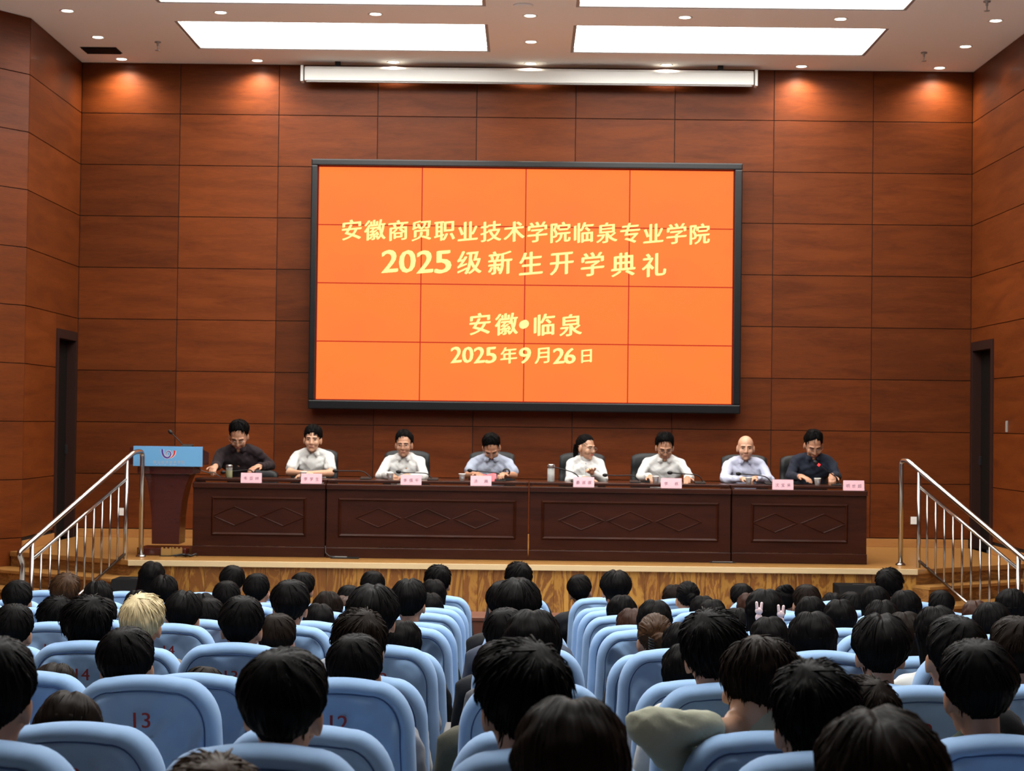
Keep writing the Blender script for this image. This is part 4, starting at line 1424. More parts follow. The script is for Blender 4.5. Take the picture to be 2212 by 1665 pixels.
    if bun is not None:
        c, r_ = np.array(bun[0]), bun[1]
        nu2, nv2 = 36, 18
        vv = []
        for i in range(nv2 + 1):
            t_ = math.pi * i / nv2
            for k in range(nu2):
                p_ = 2 * math.pi * k / nu2
                sw = 1 + .10 * math.sin(5 * p_ + 7 * t_) + .05 * math.sin(11 * p_ - 5 * t_)
                vv.append((c[0] + r_ * sw * math.sin(t_) * math.cos(p_), c[1] + r_ * .8 * sw * math.sin(t_) * math.sin(p_), c[2] + r_ * .92 * math.cos(t_)))
        ff = [(i * nu2 + k, (i + 1) * nu2 + k, (i + 1) * nu2 + (k + 1) % nu2, i * nu2 + (k + 1) % nu2) for i in range(nv2) for k in range(nu2)]
        mb.add(vv, ff)
    if pony:
        for q in range(16):
            a = rs.uniform(0, 2 * math.pi); w_ = rs.uniform(0, .02)
            o_ = np.array((math.cos(a) * w_, math.sin(a) * w_ * .6, 0))
            pts = [np.array(p) + o_ * s for p, s in (((0, -.105, .03), .4), ((0, -.135, .01), 1), ((0, -.140, -.05), 1.2), ((0, -.13, -.11), 1.1), ((0, -.12, -.16 - rs.uniform(0, .04)), .6))]
            mb.tube(pts, [.008, .013, .013, .01, .002], 6)
    return mb.mesh(name, mat, True)


HAIR = {}
HAIR['s1'] = dict(line_='fringe', thick=.030, top=.004, ridge=.0045, clumps=150, clen=.055, seed=1)
HAIR['s2'] = dict(line_='fringe', thick=.032, top=.010, ridge=.006, clumps=240, clen=.05, spike=.016, seed=2, whorl=(-.2, -.5, .83))
HAIR['s3'] = dict(line_='fringe', thick=.036, top=.004, ridge=.005, clumps=160, clen=.07, seed=3, whorl=(0, -.25, .95), part=.012)
HAIR['s4'] = dict(line_='short', thick=.014, top=.012, ridge=.004, clumps=160, clen=.035, spike=.008, seed=4)
HAIR['l1'] = dict(line_='long', thick=.020, top=.0, ridge=.003, clumps=60, clen=.08, long=.24, seed=5, whorl=(0, .1, 1), part=.006)
HAIR['l2'] = dict(line_='long', thick=.027, top=.002, ridge=.004, clumps=110, clen=.08, long=.20, seed=6, whorl=(.1, 0, 1), part=.004)
HAIR['l3'] = dict(line_='long', thick=.030, top=.006, ridge=.005, clumps=140, clen=.06, long=.10, seed=7, whorl=(-.1, -.3, 1))
HAIR['bun'] = dict(line_='pulled', thick=.014, top=.002, ridge=.004, clumps=70, clen=.06, seed=8, whorl=(0, -.9, .45), bun=((0, -.085, .10), .042))
HAIR['clip'] = dict(line_='pulled', thick=.020, top=.003, ridge=.005, clumps=110, clen=.07, seed=9, whorl=(0, -1, .1), bun=((.012, -.115, .02), .040))
HCACHE = {}


def get_hair(style, color):
    k = (style, color)
    if k not in HCACHE:
        base = next((v for (s, c), v in HCACHE.items() if s == style), None)
        if base is not None:
            me = base.copy(); me.materials.clear(); me.materials.append(M[color])
        else:
            me = hair_mesh('hair', M[color], **HAIR[style])
        HCACHE[k] = me
    return HCACHE[k]


# --- a seated listener (origin: floor under the rear of the seat back, facing the stage, +y)
def listener(pose):
    lean = pose == 'lean'
    hd = Vector((0, .34, .945)) if lean else Vector((0, .245, 1.085))
    pitch = -.55 if lean else -.08
    T = Matrix.Translation(hd) @ Matrix.Rotation(pitch, 4, 'X')
    ch = Vector((0, .30, .84)) if lean else Vector((0, .235, .86))
    body = MB(); cl = MB(); tr = MB()
    head_prims(body, T)
    nb_ = ch + Vector((0, .0, .085))
    body.cap(nb_ - Vector((0, 0, .06)), T @ Vector((0, -.025, -.05)), .054, .048)
    cl_only = []
    for mb, g in ((body, 0.0), (cl, .012)):
        mb.cap((0, .27, .52), ch, .125 + g, .135 + g, 18, .8)
        mb.cap(ch + Vector((-.09, 0, .0)), ch + Vector((.09, 0, .0)), .10 + g, .10 + g, 16, .85)
        mb.cap(ch + Vector((-.155, 0, .035)), ch + Vector((.155, 0, .035)), .058 + g, .058 + g, 14)
        for s in (-1, 1):
            sh = ch + Vector((s * .175, 0, .03)); eb = Vector((s * .225, ch.y + .07, .66)); wr = Vector((s * .10, .50, .60))
            mb.cap(sh, eb, .050 + g, .040 + g); mb.cap(eb, wr if g == 0 else eb + (wr - eb) * .88, .040 + g, .027 + g)
    for s in (-1, 1):
        hand(body, (s * .10, .50, .60), (-s * .5, 1, -.25), (0, 0, 1), s, .5)
    body.ell((0, .28, .53), (.16, .12, .085))
    tr.ell((0, .28, .53), (.175, .135, .095))
    for s in (-1, 1):
        for mb, g in ((body, 0), (tr, .012)):
            mb.cap((s * .09, .28, .525), (s * .10, .66, .525), .072 + g, .056 + g)
            mb.cap((s * .10, .66, .52), (s * .10, .66, .10), .052 + g, .038 + g)
        body.cap((s * .10, .64, .045), (s * .10, .78, .04), .040, .034)
    # collar band round the neck
    cl.cap(nb_ - Vector((0, .004, .045)), nb_ + Vector((0, .004, .014)), .080, .063)
    return remesh(body, .0085, M['skin'], 'person_body'), remesh(cl, .014, M['cloth'], 'shirt', 4, .014, 16), remesh(tr, .02, M['trouser'], 'trousers', 3), T


LIST = {p: listener(p) for p in ('upright', 'lean')}
CLOTHES = [(.012, .012, .014), (.02, .022, .03), (.10, .10, .11), (.55, .55, .53), (.05, .06, .09), (.16, .13, .10), (.03, .05, .035), (.35, .36, .40), (.015, .015, .02)]
DESC = {'s1': 'short rounded', 's2': 'short tousled', 's3': 'short middle-parted', 's4': 'close-cropped', 'l1': 'long straight', 'l2': 'long full', 'l3': 'bobbed', 'bun': 'top-knotted', 'clip': 'clipped-up'}
CDESC = {'hair': 'black', 'hair_dk': 'brown-black', 'hair_br': 'brown', 'hair_rb': 'auburn', 'hair_bl': 'bleached blond'}
# row, head x, head top y, hair style, hair colour, width factor, clothing colour index or rgb, seat
PEOPLE = [
    (0, 337, 1213, 'l1', 'hair'), (0, 503, 1224, 's1', 'hair'), (1, 549, 1241, 's1', 'hair'), (1, 359, 1246, 's3', 'hair'), (3, 47, 1256, 's1', 'hair'), (2, 138, 1243, 's2', 'hair_br'),
    (3, 211, 1253, 'l1', 'hair'), (2, 489, 1257, 's1', 'hair'), (2, 296, 1273, 'l1', 'hair'), (3, 446, 1279, 'l1', 'hair'), (6, 318, 1292, 's2', 'hair_bl'), (5, 403, 1282, 's3', 'hair', 1, (.45, .14, .02)),
    (5, 123, 1294, 's2', 'hair'), (7, 188, 1297, 's2', 'hair', 1.1), (4, 222, 1294, 's1', 'hair'), (6, 32, 1308, 's1', 'hair'), (9, 285, 1359, 's1', 'hair'), (7, 515, 1291, 's1', 'hair'),
    (4, 458, 1294, 's1', 'hair'), (10, 179, 1502, 'l1', 'hair_dk'), (8, 109, 1436, 'l1', 'hair_dk'), (11, -18, 1384, 's1', 'hair'), (11, 602, 1410, 's1', 'hair', 1.05, (.6, .62, .66)), (12, 444, 1648, 's2', 'hair_br'),
    (8, 425, 1450, 's1', 'hair_dk'),
    (0, 654, 1238, 's1', 'hair'), (5, 633, 1257, 's1', 'hair', 1.05, (.4, .42, .43)), (3, 712, 1278, 'l2', 'hair_dk'), (4, 698, 1302, 'l1', 'hair'), (1, 757, 1266, 's1', 'hair'),
    (2, 752, 1290, 'l1', 'hair_rb'), (0, 804, 1235, 's1', 'hair'), (0, 947, 1225, 's2', 'hair'), (1, 944, 1250, 'l1', 'hair'), (4, 880, 1256, 's3', 'hair'), (2, 938, 1279, 'l1', 'hair'), (7, 810, 1272, 's3', 'hair', 1.08),
    (8, 788, 1327, 's2', 'hair_dk'), (9, 768, 1374, 's1', 'hair'), (6, 605, 1329, 's1', 'hair_dk'), (6, 866, 1338, 'l1', 'hair', 1, (.012, .012, .014)),
    (0, 1123, 1219, 's2', 'hair'), (1, 1124, 1250, 's1', 'hair'), (4, 1078, 1258, 's1', 'hair'), (6, 1117, 1257, 's3', 'hair'), (7, 1092, 1317, 's1', 'hair', 1, (.012, .013, .016)), (8, 1164, 1318, 'l1', 'hair', 1.1), (9, 1087, 1387, 's1', 'hair', 1, (.09, .085, .06)),
    (11, 1152, 1403, 's2', 'hair', 1.05), (12, 1254, 1508, 'l1', 'hair_dk', 1.05), (0, 1252, 1243, 's1', 'hair'), (1, 1327, 1237, 's3', 'hair', 1.08, (.55, .56, .55)), (3, 1344, 1286, 'l2', 'hair'), (5, 1410, 1294, 'l1', 'hair'),
    (4, 1366, 1312, 'l1', 'hair_rb'), (6, 1418, 1326, 'clip', 'hair_br'), (7, 1476, 1342, 'l1', 'hair'), (9, 1541, 1331, 's2', 'hair', 1.08), (8, 1482, 1388, 'l1', 'hair'), (0, 1452, 1261, 'l1', 'hair_dk'),
    (1, 1493, 1256, 'clip', 'hair'), (2, 1515, 1285, 'l1', 'hair'), (3, 1543, 1293, 'l1', 'hair'), (4, 1592, 1314, 'l2', 'hair'), (0, 1599, 1262, 's1', 'hair'), (1, 1617, 1279, 'l1', 'hair_rb'), (5, 1660, 1272, 'l1', 'hair', 1.05),
    (1, 1700, 1262, 'bun', 'hair'), (2, 1745, 1265, 's1', 'hair_dk'), (0, 1796, 1282, 'l1', 'hair'), (1, 1838, 1280, 's1', 'hair'), (0, 1916, 1233, 's2', 'hair'), (2, 1894, 1267, 'l2', 'hair'), (3, 1960, 1276, 'l2', 'hair'),
    (1, 2028, 1277, 's1', 'hair'), (3, 1747, 1289, 'l2', 'hair'), (4, 1821, 1293, 'l1', 'hair'), (5, 1900, 1294, 'l1', 'hair'), (6, 1673, 1330, 'l1', 'hair'), (7, 1750, 1321, 'l1', 'hair', 1.1), (8, 1895, 1336, 's3', 'hair', 1.05),
    (6, 1961, 1320, 'l1', 'hair_dk', 1, (.6, .6, .57)), (7, 2030, 1307, 'l1', 'hair'), (9, 2062, 1336, 's1', 'hair'), (2, 2107, 1295, 'l1', 'hair_rb'), (5, 2145, 1302, 'l2', 'hair'), (3, 2187, 1273, 'l2', 'hair'), (8, 2202, 1337, 's1', 'hair_dk'),
    (10, 2130, 1390, 's1', 'hair', 1.05), (11, 1782, 1443, 's2', 'hair'), (10, 1868, 1474, 's2', 'hair_dk'), (10, 1158, 1440, 's1', 'hair', 1, (.50, .49, .43)), (12, 1900, 1556, 's3', 'hair_dk', 1.1),
]
random.seed(11)
EXTRA = {}
used_lab = {}
for q in PEOPLE:
    r, px, py, st, hc = q[:5]
    wf = q[5] if len(q) > 5 else 1.0
    cc = q[6] if len(q) > 6 else random.choice(CLOTHES)
    Dh = DROW[r] + .235
    top = at_y(px, py, Dh)
    H = top.z - ZF[r]
    pose = 'upright' if H > 1.07 else 'lean'
    if pose == 'lean': Dh = DROW[r] + .33; top = at_y(px, py, Dh); H = top.z - ZF[r]
    Hm = 1.223 if pose == 'upright' else 1.075
    n = min(range(5, 19), key=lambda n_: abs(col_px(r, n_) - px))
    xs_ = at_y(col_px(r, n), py, Dh).x                      # the seat's own middle; the sitter leans from it
    dx = top.x - xs_
    if (r, px) in ((1, 1617), (10, 1868)): dx = 0; xs_ = top.x
    phi = math.asin(max(-.4, min(.4, dx / H)))
    H = H / math.cos(phi)
    s = H / Hm
    s = max(.90, min(1.10, s))
    dz = H - s * Hm
    bm_, cm_, tm_, T = LIST[pose]
    o = place('person', bm_, None)
    o.location = (xs_, DROW[r] + .02, ZF[r] + dz)
    o.rotation_euler = (0, phi, random.uniform(-.10, .10) + .02)
    o.scale = (s, s, s)
    lab = f'{"listener" if st[0] == "s" else "listener"} with {DESC[st]} {CDESC[hc]} hair, seat {WORDN[n]}, {ORD[r]} row from stage'
    if lab in used_lab: lab = lab.replace('listener with', 'other listener with')
    used_lab[lab] = 1
    tag(o, lab, 'person', 'listeners in the blue seats')
    hm = get_hair(st, hc)
    h = place('hair', hm, o)
    flip = random.choice((-1, 1)); yawj = random.uniform(-.25, .25)
    h.matrix_local = T @ Matrix.Rotation(yawj * .3, 4, 'Z') @ Matrix.Diagonal((flip * wf, wf ** .5, wf ** .3, 1))
    place('shirt', cm_, o, color=cc); place('trousers', tm_, o)
    EXTRA[(r, px)] = (o, T)

# rabbit hair clips on the long black hair in the sixth row
o, T = EXTRA[(5, 1660)]
M['plush'] = pmat('plush_pink_white', (.78, .60, .62), .8, var=.25, bscale=40)
for s in (-1, 1):
    c = T @ Vector((s * .055 + .005, -.122, .02 - .006 * s))
    mb = MB().ell(c, (.020, .012, .018)).ell(c + Vector((0, .002, -.032)), (.018, .011, .020)).cap(c + Vector((-.010, 0, .012)), c + Vector((-.013, .002, .040)), .008, .007).cap(c + Vector((.010, 0, .012)), c + Vector((.013, .002, .038)), .008, .007)
    mb.build('hair_clip', M['plush'], o, smooth=True)
# claw clip in the clipped-up brown hair
o, T = EXTRA[(6, 1418)]
c = T @ Vector((-.03, -.14, .0))
mb = MB()
for k in range(5):
    mb.tube([c + Vector((-.01, .01, .03 - .012 * k)), c + Vector((-.012, -.012, .028 - .012 * k)), c + Vector((.012, -.016, .02 - .012 * k))], .004, 6)
mb.build('claw_clip', M['black'], o, smooth=True)

# --- the listener in a sage jacket, elbow out and head resting on a raised arm (tenth-from-back row)
def sage():
    r = 10
    D = DROW[r]; zf = ZF[r]
    hc_ = at_y(1636, 1505, D + .30)
    X = at_y(col_px(r, 10), 1560, D).x
    org = Vector((X, D + .02, zf))
    L = lambda p: p - org
    hd = L(hc_)
    T = Matrix.Translation(hd) @ Matrix.Rotation(-.45, 4, 'X') @ Matrix.Rotation(.35, 4, 'Y') @ Matrix.Rotation(-.35, 4, 'Z')
    body = MB(); cl = MB(); tr = MB()
    head_prims(body, T)
    ch = Vector((hd.x * .55, .26, .83))
    nb_ = ch + Vector((0, .02, .085))
    body.cap(nb_ - Vector((0, 0, .05)), T @ Vector((0, -.03, -.05)), .056, .052)
    elb = L(at_y(1392, 1568, D + .05)); shl = L(at_y(1520, 1650, D + .16)); wr = L(at_y(1535, 1568, D + .12)); wr2 = L(at_y(1572, 1572, D + .17)); wr = elb + (wr2 - elb) * .80
    for mb, g in ((body, 0.0), (cl, .012)):
        mb.cap((0, .27, .52), ch, .125 + g, .135 + g, 18, .8)
        mb.cap(ch + Vector((-.09, 0, 0)), ch + Vector((.09, 0, 0)), .10 + g, .10 + g, 16, .85)
        mb.cap(ch + Vector((-.15, -.02, .02)), ch + Vector((.155, 0, .035)), .058 + g, .058 + g)
        mb.cap(ch + Vector((-.15, -.02, .02)), elb, .044 + g, .034 + g)
        mb.cap(elb, wr if g else wr2, .036 + g, .040 if g else .026)
        eb = Vector((.225 + ch.x, .32, .66)); w2 = Vector((.10, .5, .60))
        mb.cap(ch + Vector((.175, 0, .03)), eb, .05 + g, .04 + g); mb.cap(eb, w2 if not g else eb + (w2 - eb) * .88, .04 + g, .027 + g)
    cl.cap(ch + Vector((0, -.02, .03)), nb_ + (T @ Vector((0, -.03, -.05)) - nb_) * .62, .105, .068)
    hand(body, wr2, (wr2 - wr) + Vector((.02, .06, .02)), (0, -1, .4), 1, .6)
    hand(body, (.10, .50, .60), (-.5, 1, -.25), (0, 0, 1), 1, .5)
    body.ell((0, .28, .53), (.16, .12, .085)); tr.ell((0, .28, .53), (.175, .135, .095))
    for s in (-1, 1):
        for mb, g in ((body, 0), (tr, .012)):
            mb.cap((s * .09, .28, .525), (s * .10, .64, .525), .072 + g, .056 + g); mb.cap((s * .10, .64, .52), (s * .10, .64, .10), .052 + g, .038 + g)
        body.cap((s * .10, .62, .045), (s * .10, .76, .04), .040, .034)
    o = place('person', remesh(body, .008, M['skin2'], 'person_body'), None, loc=org)
    tag(o, 'listener in a sage green jacket resting brown-black hair on a raised arm', 'person', 'listeners in the blue seats')
    place('hair', get_hair('s2', 'hair_dk'), o, mtx=T)
    place('jacket', remesh(cl, .011, M['cloth'], 'jacket', 3, .010, 24, 3), o, color=(.38, .39, .30))
    place('trousers', remesh(tr, .02, M['trouser'], 'trousers', 3), o)


sage()


# ------------------------------------------------------------------ office chairs and the eight people at the table
def office_chair(X, Y, label, w_=.25, topz=.98):
    t = empty('office_chair', (X, Y, ZS)); tag(t, label, 'chair', 'black leather chairs behind the table')
    # local: sitter faces -y
    m_ = MB(); V = []; nx, nz = 12, 12
    for y_s in (0, 1):
        for j in range(nz + 1):
            v_ = j / nz
            z = .46 + (topz - .46) * v_
            for i in range(nx + 1):
                u = -1 + 2 * i / nx
                hw = w_ * (1 - .05 * v_ ** 3)
                # rounded corners
                cz = z - .035 * (abs(u) ** 5) * v_ ** 6
                y = .16 + .08 * v_ + .03 * u * u * -1 + (.075 if y_s else 0) - (.02 * math.sin(v_ * math.pi * 3) ** 2 if not y_s else 0)
                V.append((u * hw, y, cz))
    n = (nx + 1) * (nz + 1); Fc = []
    for j in range(nz):
        for i in range(nx):
            a = j * (nx + 1) + i
            Fc.append((a, a + 1, a + nx + 2, a + nx + 1)); Fc.append((n + a, n + a + nx + 1, n + a + nx + 2, n + a + 1))
    for i in range(nx):
        Fc.append((i, n + i, n + i + 1, i + 1)); q = nz * (nx + 1) + i; Fc.append((q, q + 1, n + q + 1, n + q))
    for j in range(nz):
        q = j * (nx + 1); Fc.append((q, q + nx + 1, n + q + nx + 1, n + q)); q += nx; Fc.append((q, n + q, n + q + nx + 1, q + nx + 1))
    m_.add(V, Fc); o = m_.build('backrest', M['leather'], t, smooth=True, bevel=0)
    MB().box(-w_, w_, -.28, .15, .40, .47).build('seat', M['leather'], t, smooth=True, bevel=.03)
    for s in (-1, 1):
        MB().box(s * (w_ + .03) - .025, s * (w_ + .03) + .025, -.14, .17, .62, .655).box(s * (w_ + .03) - .015, s * (w_ + .03) + .015, -.02, .03, .42, .619).build('armrest', M['leather'], t, bevel=.01)
    MB().tube([(0, -.06, .08), (0, -.06, .395)], .03, 12).build('column', M['black'], t, smooth=True)
    for q in range(5):
        a = 2 * math.pi * q / 5 + .3
        MB().cap((0, -.06, .075), (.27 * math.cos(a), -.06 + .27 * math.sin(a), .055), .026, .018, 8).ell((.27 * math.cos(a), -.06 + .27 * math.sin(a), .028), (.026, .02, .026)).build('leg', M['black'], t, smooth=True)


def glasses(kind):
    mb = MB()
    r_ = .0014 if kind == 'wire' else .0022
    for s in (-1, 1):
        mb.tube([(s * .032 + .0215 * math.cos(a), .1035 - .10 * (.0215 * math.cos(a)) * s, -.004 + .0165 * math.sin(a)) for a in np.linspace(0, 2 * math.pi, 20, endpoint=False)], r_, 5, closed=True)
        mb.tube([(s * .053, .101, 0), (s * .076, .070, .002), (s * .080, .0, -.002)], r_, 5)
    mb.tube([(-.011, .105, -.001), (0, .108, .002), (.011, .105, -.001)], r_, 5)
    return mb


def panelist(px, topy, label, lean, hp, hyaw, hroll, arms, sleeve, col, hair, spec=None, skin='skin', Yh=18.95, fem=False, scale=None, jacket=None, shx=0.0, brows=True, lipmat='lip', neckcut=True):
    """px, topy: head pixels. arms: per side (+1 person's right hand, seen at picture left) elbow and wrist in person space"""
    hip = Vector((0, 0, .50))
    t = Vector((0, math.sin(lean), math.cos(lean)))
    ch = hip + t * .385; nb_ = hip + t * .505
    hd = nb_ + Vector((shx, .035 + .05 * math.sin(lean) - .03 * hp, .132 - .03 * abs(hp)))
    T = Matrix.Translation(hd) @ Matrix.Rotation(hyaw, 4, 'Z') @ Matrix.Rotation(-hp, 4, 'X') @ Matrix.Rotation(hroll, 4, 'Y') @ Matrix.Scale(1.07, 4)
    topv = max((T @ Vector(q)).z for q in ((0, -.02, .118), (0, -.08, .08), (0, .05, .10))) + .012
    Dh = Yh - hd.y
    w_ = at_y(px, topy, Dh)
    s = (w_.z - ZS) / topv
    X0 = w_.x + hd.x * s
    o_loc = Vector((X0, Yh, ZS))
    tz = (TOPZ - ZS) / s
    body = MB(); cl = MB(); tr = MB()
    head_prims(body, T, fem)
    body.cap(nb_ - t * .05, T @ Vector((0, -.022, -.055)), .054 * (.88 if fem else 1), .050 * (.88 if fem else 1))
    sw = .150 if fem else .168
    for mb, g in ((body, 0.0), (cl, .011)):
        mb.cap(hip + Vector((0, 0, .02)), ch, .118 + g, .128 + g, 18, .82)
        mb.cap(ch + Vector((-.085, 0, .0)), ch + Vector((.085, 0, .0)), .098 + g, .098 + g, 16, .88)
        shz = t * .085
        mb.cap(ch + shz + Vector((-sw * .92, 0, -.012)), ch + shz + Vector((-.05, -.005, .028)), .050 + g, .048 + g)
        mb.cap(ch + shz + Vector((sw * .92, 0, -.012)), ch + shz + Vector((.05, -.005, .028)), .050 + g, .048 + g)
        for sd in (1, -1):
            eb, wr = (Vector(q) for q in arms[sd][:2])
            eb.x *= .80; eb.z = max(eb.z, tz + .048 if eb.y > .34 else eb.z); wr.z = max(wr.z, tz + .032)
            sh = ch + shz + Vector((sd * sw, 0, -.012))
            mb.cap(sh, eb if (g == 0 or sleeve == 'long') else sh + (eb - sh) * .72, .044 + g, .036 + g + (.012 if sleeve == 'short' and g else 0))
            if g == 0 or sleeve == 'long':
                mb.cap(eb, wr if g == 0 else eb + (wr - eb) * .92, .038 + g, .025 + g)
    for sd in (1, -1):
        eb, wr = (Vector(q) for q in arms[sd][:2]); wr.z = max(wr.z, tz + .032)
        hdir, up, curl = arms[sd][2:5]
        hand(body, wr, hdir, up, sd, curl)
    body.ell((0, .0, .52), (.155, .12, .085)); tr.ell((0, .0, .52), (.17, .135, .095))
    for sd in (-1, 1):
        for mb, g in ((body, 0), (tr, .012)):
            mb.cap((sd * .09, .0, .525), (sd * .11, .40, .52), .068 + g, .054 + g); mb.cap((sd * .11, .40, .51), (sd * .11, .38, .10), .050 + g, .036 + g)
        body.cap((sd * .11, .36, .045), (sd * .11, .50, .04), .038, .032)
    o = place('person', remesh(body, .0062, M[skin], 'person_body', 5), None, loc=o_loc, rot=(0, 0, math.pi))
    o.scale = (s, s, s)
    tag(o, label, 'person')
    sh_ = place('jacket' if jacket else 'shirt', remesh(cl, .009, M['cloth'], 'shirt', 4, .016, 17, int(px) % 50), o, color=col)
    # collar: a band with two pointed flaps
    mb = MB(); n = 26; ccol = jacket or col
    nc = nb_ + t * .012 + Vector((0, .006, 0)); nr = .064 * (.9 if fem else 1)
    vv = []
    for k in range(n):
        a = math.radians(62 + 236 * k / (n - 1) * 1.0) if False else math.radians(75 + (390 - 75 - 45 + 15) * k / (n - 1))
        a = math.radians(90 + 18 + (360 - 36) * k / (n - 1))
        x, y = math.cos(a), math.sin(a)
        fr = max(0, y)
        low = -.030 - .018 * fr; hi = .020 - .030 * fr
        for r_, z in ((nr + .004, low), (nr - .004, hi), (nr + .010, hi + .002), (nr + .022, low + .004)):
            p = nc + Vector((x * r_, y * r_ * .95 + .01 * fr, 0)) + t * z
            vv.append(p)
    ff = []
    for k in range(n - 1):
        for j in range(3): ff.append((4 * k + j, 4 * k + 4 + j, 4 * k + 5 + j, 4 * k + 1 + j))
    mb.add(vv, ff)
    for sd in (-1, 1):
        a0 = nc + Vector((sd * .020, nr * .95 + .014, 0)) + t * -.012; a1 = nc + Vector((sd * .058, nr * .55 + .01, 0)) + t * .010; a2 = nc + Vector((sd * .052, nr + .030, 0)) + t * -.068
        nn = Vector((0, .005, 0))
        mb.add([a0, a1, a2, a0 + nn, a1 + nn, a2 + nn], [(0, 1, 2), (5, 4, 3), (0, 3, 4, 1), (1, 4, 5, 2), (2, 5, 3, 0)])
    if not fem:
        c_ = mb.build('collar', M['cloth'], o, smooth=True, color=col if not jacket else col)
    place('trousers', remesh(tr, .018, M['trouser'], 'trousers', 3), o)
    # face details
    for sd in (-1, 1):
        MB().ell((sd * .031, .0825, .001), (.0125, .006, .0048)).build('eye', M['eye'], o, smooth=True, mtx=T)
        if brows:
            MB().cap((sd * .016, .0945, .021), (sd * .046, .080, .022), .0042, .003, 8).build('eyebrow', M['hair'], o, smooth=True, mtx=T)
    MB().cap((-.017, .0895, -.0655), (.017, .0895, -.0655), .0042, .0042, 8).build('lips', M[lipmat], o, smooth=True, mtx=T)
    if hair: place('hair', hair, o, mtx=T)
    if spec: glasses(spec).build('spectacles', M['wire' if spec == 'wire' else 'wiredark'], o, smooth=True, mtx=T)
    return o, T, nb_, t, s, nc


DN = (0, 0, 1)
rest = lambda x=.10, y=.52, ex=.25, ey=.30, ez=.80, curl=.45, dx=-.7: {1: ((ex, ey, ez), (x, y, .8), (dx, .5, -.1), DN, curl), -1: ((-ex, ey, ez), (-x, y, .8), (-dx, .5, -.1), DN, curl)}
hs = lambda seed, **k: hair_mesh('hair', M[k.pop('mat', 'hair')], **{**dict(line_='short', thick=.022, top=.014, ridge=.004, clumps=160, clen=.045, seed=seed, spike=.004), **k})
WH = (.52, .52, .51)
P_ = []
a1 = {1: ((.24, .33, .80), (.16, .56, .8), (.1, 1, -.2), DN, .9), -1: ((-.36, .10, .80), (-.22, .42, .8), (.4, .7, -.1), DN, .5)}
panelist(517, 912, 'man with glasses in a black shirt looking down and writing', .42, .55, .05, 0, a1, 'long', (.014, .008, .010), hs(31), 'wire')
panelist(676, 920, 'man without glasses in a short-sleeved white shirt facing the hall', .12, .02, .0, -.03, rest(.02, .50, .26, .30, .80, .4, -1), 'short', WH, hs(32, line_='fringe', thick=.018), None, 'skin2')
a3 = {1: ((.30, .28, .80), (.10, .56, .82), (-.5, .6, -.2), DN, 1.1), -1: ((-.27, .28, .80), (-.06, .50, .81), (.8, .4, -.1), DN, .7)}
panelist(873, 932, 'man with glasses in a white shirt facing forward, fist on the table', .22, .04, -.05, 0, a3, 'long', (.57, .57, .56), hs(33), 'wire')
a4 = {1: ((.29, .28, .80), (.13, .54, .81), (-.2, .8, .1), DN, .8), -1: ((-.29, .28, .80), (-.13, .54, .81), (.2, .8, .1), DN, .8)}
o, T, nb_, t_, s_, nc = panelist(1062, 938, 'man with glasses in pale blue-grey short sleeves bowed over a folder', .40, .75, .0, .05, a4, 'short', (.30, .335, .42), hs(34, line_='thin', thick=.018), 'wire')
MB().tube([(-.155 + .032 * math.cos(a), .50, .838 + .030 * math.sin(a)) for a in np.linspace(0, 2 * math.pi, 18, endpoint=False)], .009, 6, closed=True).build('wristwatch', M['wiredark'], o, smooth=True)
a5 = {1: ((.22, .20, .79), (.02, .44, .80), (-1, .2, -.1), DN, .4), -1: ((-.23, .18, .80), (-.06, .34, .87), (.35, .55, .35), (.3, -.6, .8), .7)}
o, T, nb_, t_, s_, nc = panelist(1266, 938, 'woman with a ponytail and glasses in a white blouse, head turned aside', .10, .10, .80, 0, a5, 'long', (.57, .57, .56), hs(35, line_='pulled', thick=.012, top=.006, whorl=(0, -1, .3), clumps=70, clen=.06, spike=0, pony=True), 'wire', 'skin2', fem=True, lipmat='lipred')
mb = MB()
for k in range(28):      # ruffled stand-up collar
    a = 2 * math.pi * k / 28; a2 = 2 * math.pi * (k + 1) / 28
    r1, r2 = .060 + .004 * (k % 2), .060 + .004 * ((k + 1) % 2)
    mb.add([nc + Vector((math.cos(q) * r_, math.sin(q) * r_, 0)) + t_ * z for q, r_, z in ((a, r1, -.035), (a2, r2, -.035), (a2, r2 + .003, .022), (a, r1 + .003, .022))], [(0, 1, 2, 3)])
mb.build('ruffled_collar', M['cloth'], o, color=(.57, .57, .56))
mb = MB()
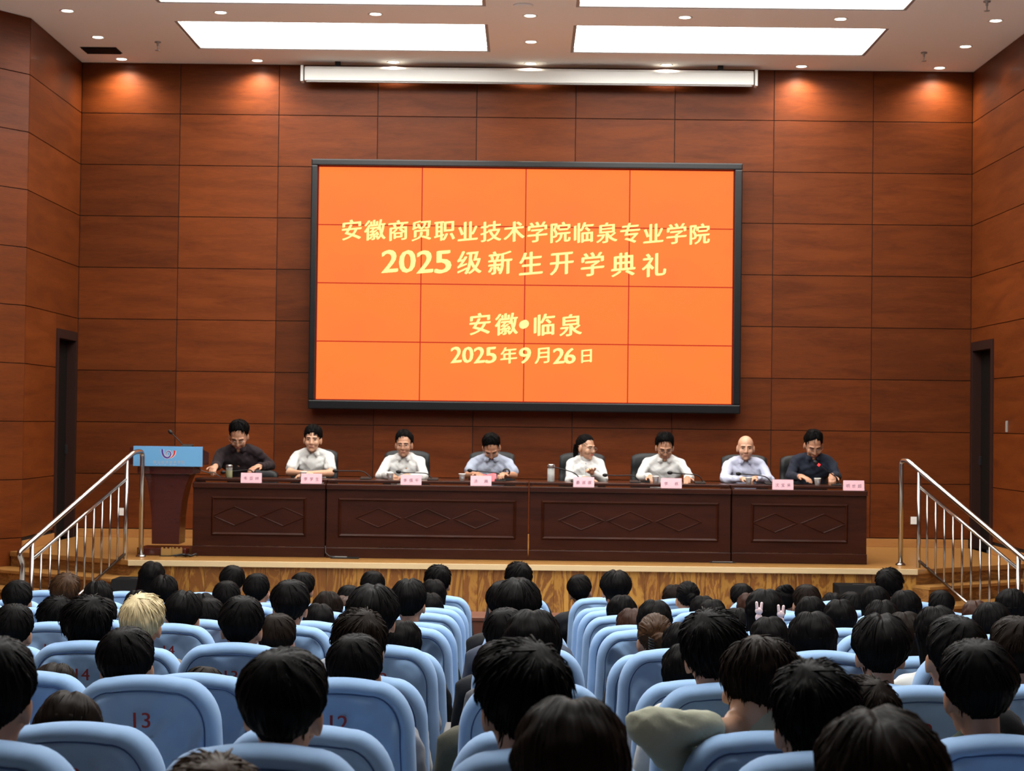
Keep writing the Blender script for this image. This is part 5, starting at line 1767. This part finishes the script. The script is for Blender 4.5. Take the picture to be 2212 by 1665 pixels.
for k in range(5): mb.ell(nc + Vector((0, .085 + .012 * k - .0 * k, -.05 - .052 * k)), (.006, .004, .006), None, 8, 6)
mb.build('button_row', M['greyprint'], o, smooth=True)['kind'] = 'stuff'
a6 = {1: ((.31, .27, .80), (.17, .53, .81), (-.3, .9, -.2), DN, .8), -1: ((-.31, .27, .80), (-.20, .54, .80), (.1, 1, -.1), DN, .5)}
panelist(1436, 937, 'man with dark-rimmed glasses in a white shirt looking down, holding a cup', .32, .42, .02, .0, a6, 'long', (.57, .57, .56), hs(36, thick=.018, top=.018, spike=.010), 'dark')
a7 = {1: ((.29, .28, .80), (.07, .54, .81), (-.6, .7, -.1), DN, .8), -1: ((-.29, .28, .80), (-.05, .53, .82), (.6, .7, -.1), DN, .8)}
panelist(1611, 938, 'bald man in a lavender shirt with clasped hands', .24, .06, -.06, .0, a7, 'long', (.42, .44, .56), None, None, 'skin2')
a8 = {1: ((.29, .26, .80), (.17, .53, .80), (-.5, .8, -.1), DN, .5), -1: ((-.27, .27, .80), (-.12, .54, .81), (.1, 1, -.3), DN, .9)}
o, T, nb_, t_, s_, nc = panelist(1757, 932, 'man with glasses in a navy jacket speaking into a red-lit microphone', .30, .50, .03, 0, a8, 'long', (.010, .013, .024), hs(37, line_='thin', thick=.020, top=.012), 'wire')
ci = ((676, .05), (873, .02), (1062, .0), (1263, .0), (1430, -.03), (1611, .0), (1748, .0))
cl_ = ['behind the man in short white sleeves', 'behind the man with glasses in white, closer to lectern', 'behind the man reading a red folder', 'behind the woman with a ponytail', 'behind the man in white beside the bald man', 'behind the bald man', 'behind the man in navy', 'behind the man in a black shirt']
chx = [675, 876, 1062, 1259, 1418, 1613, 1742, 545]
for px, lb in zip(chx, cl_):
    Yc = 19.12
    tp = {675: 970, 876: 973, 1062: 975, 1259: 978, 1418: 979, 1613: 982, 1742: 984, 545: 1014}[px]
    office_chair(at_y(px, 1000, Yc).x, Yc, f'black leather high-backed chair {lb}', .25 if px != 1418 else .26, at_y(px, tp, Yc + .25).z - ZS)
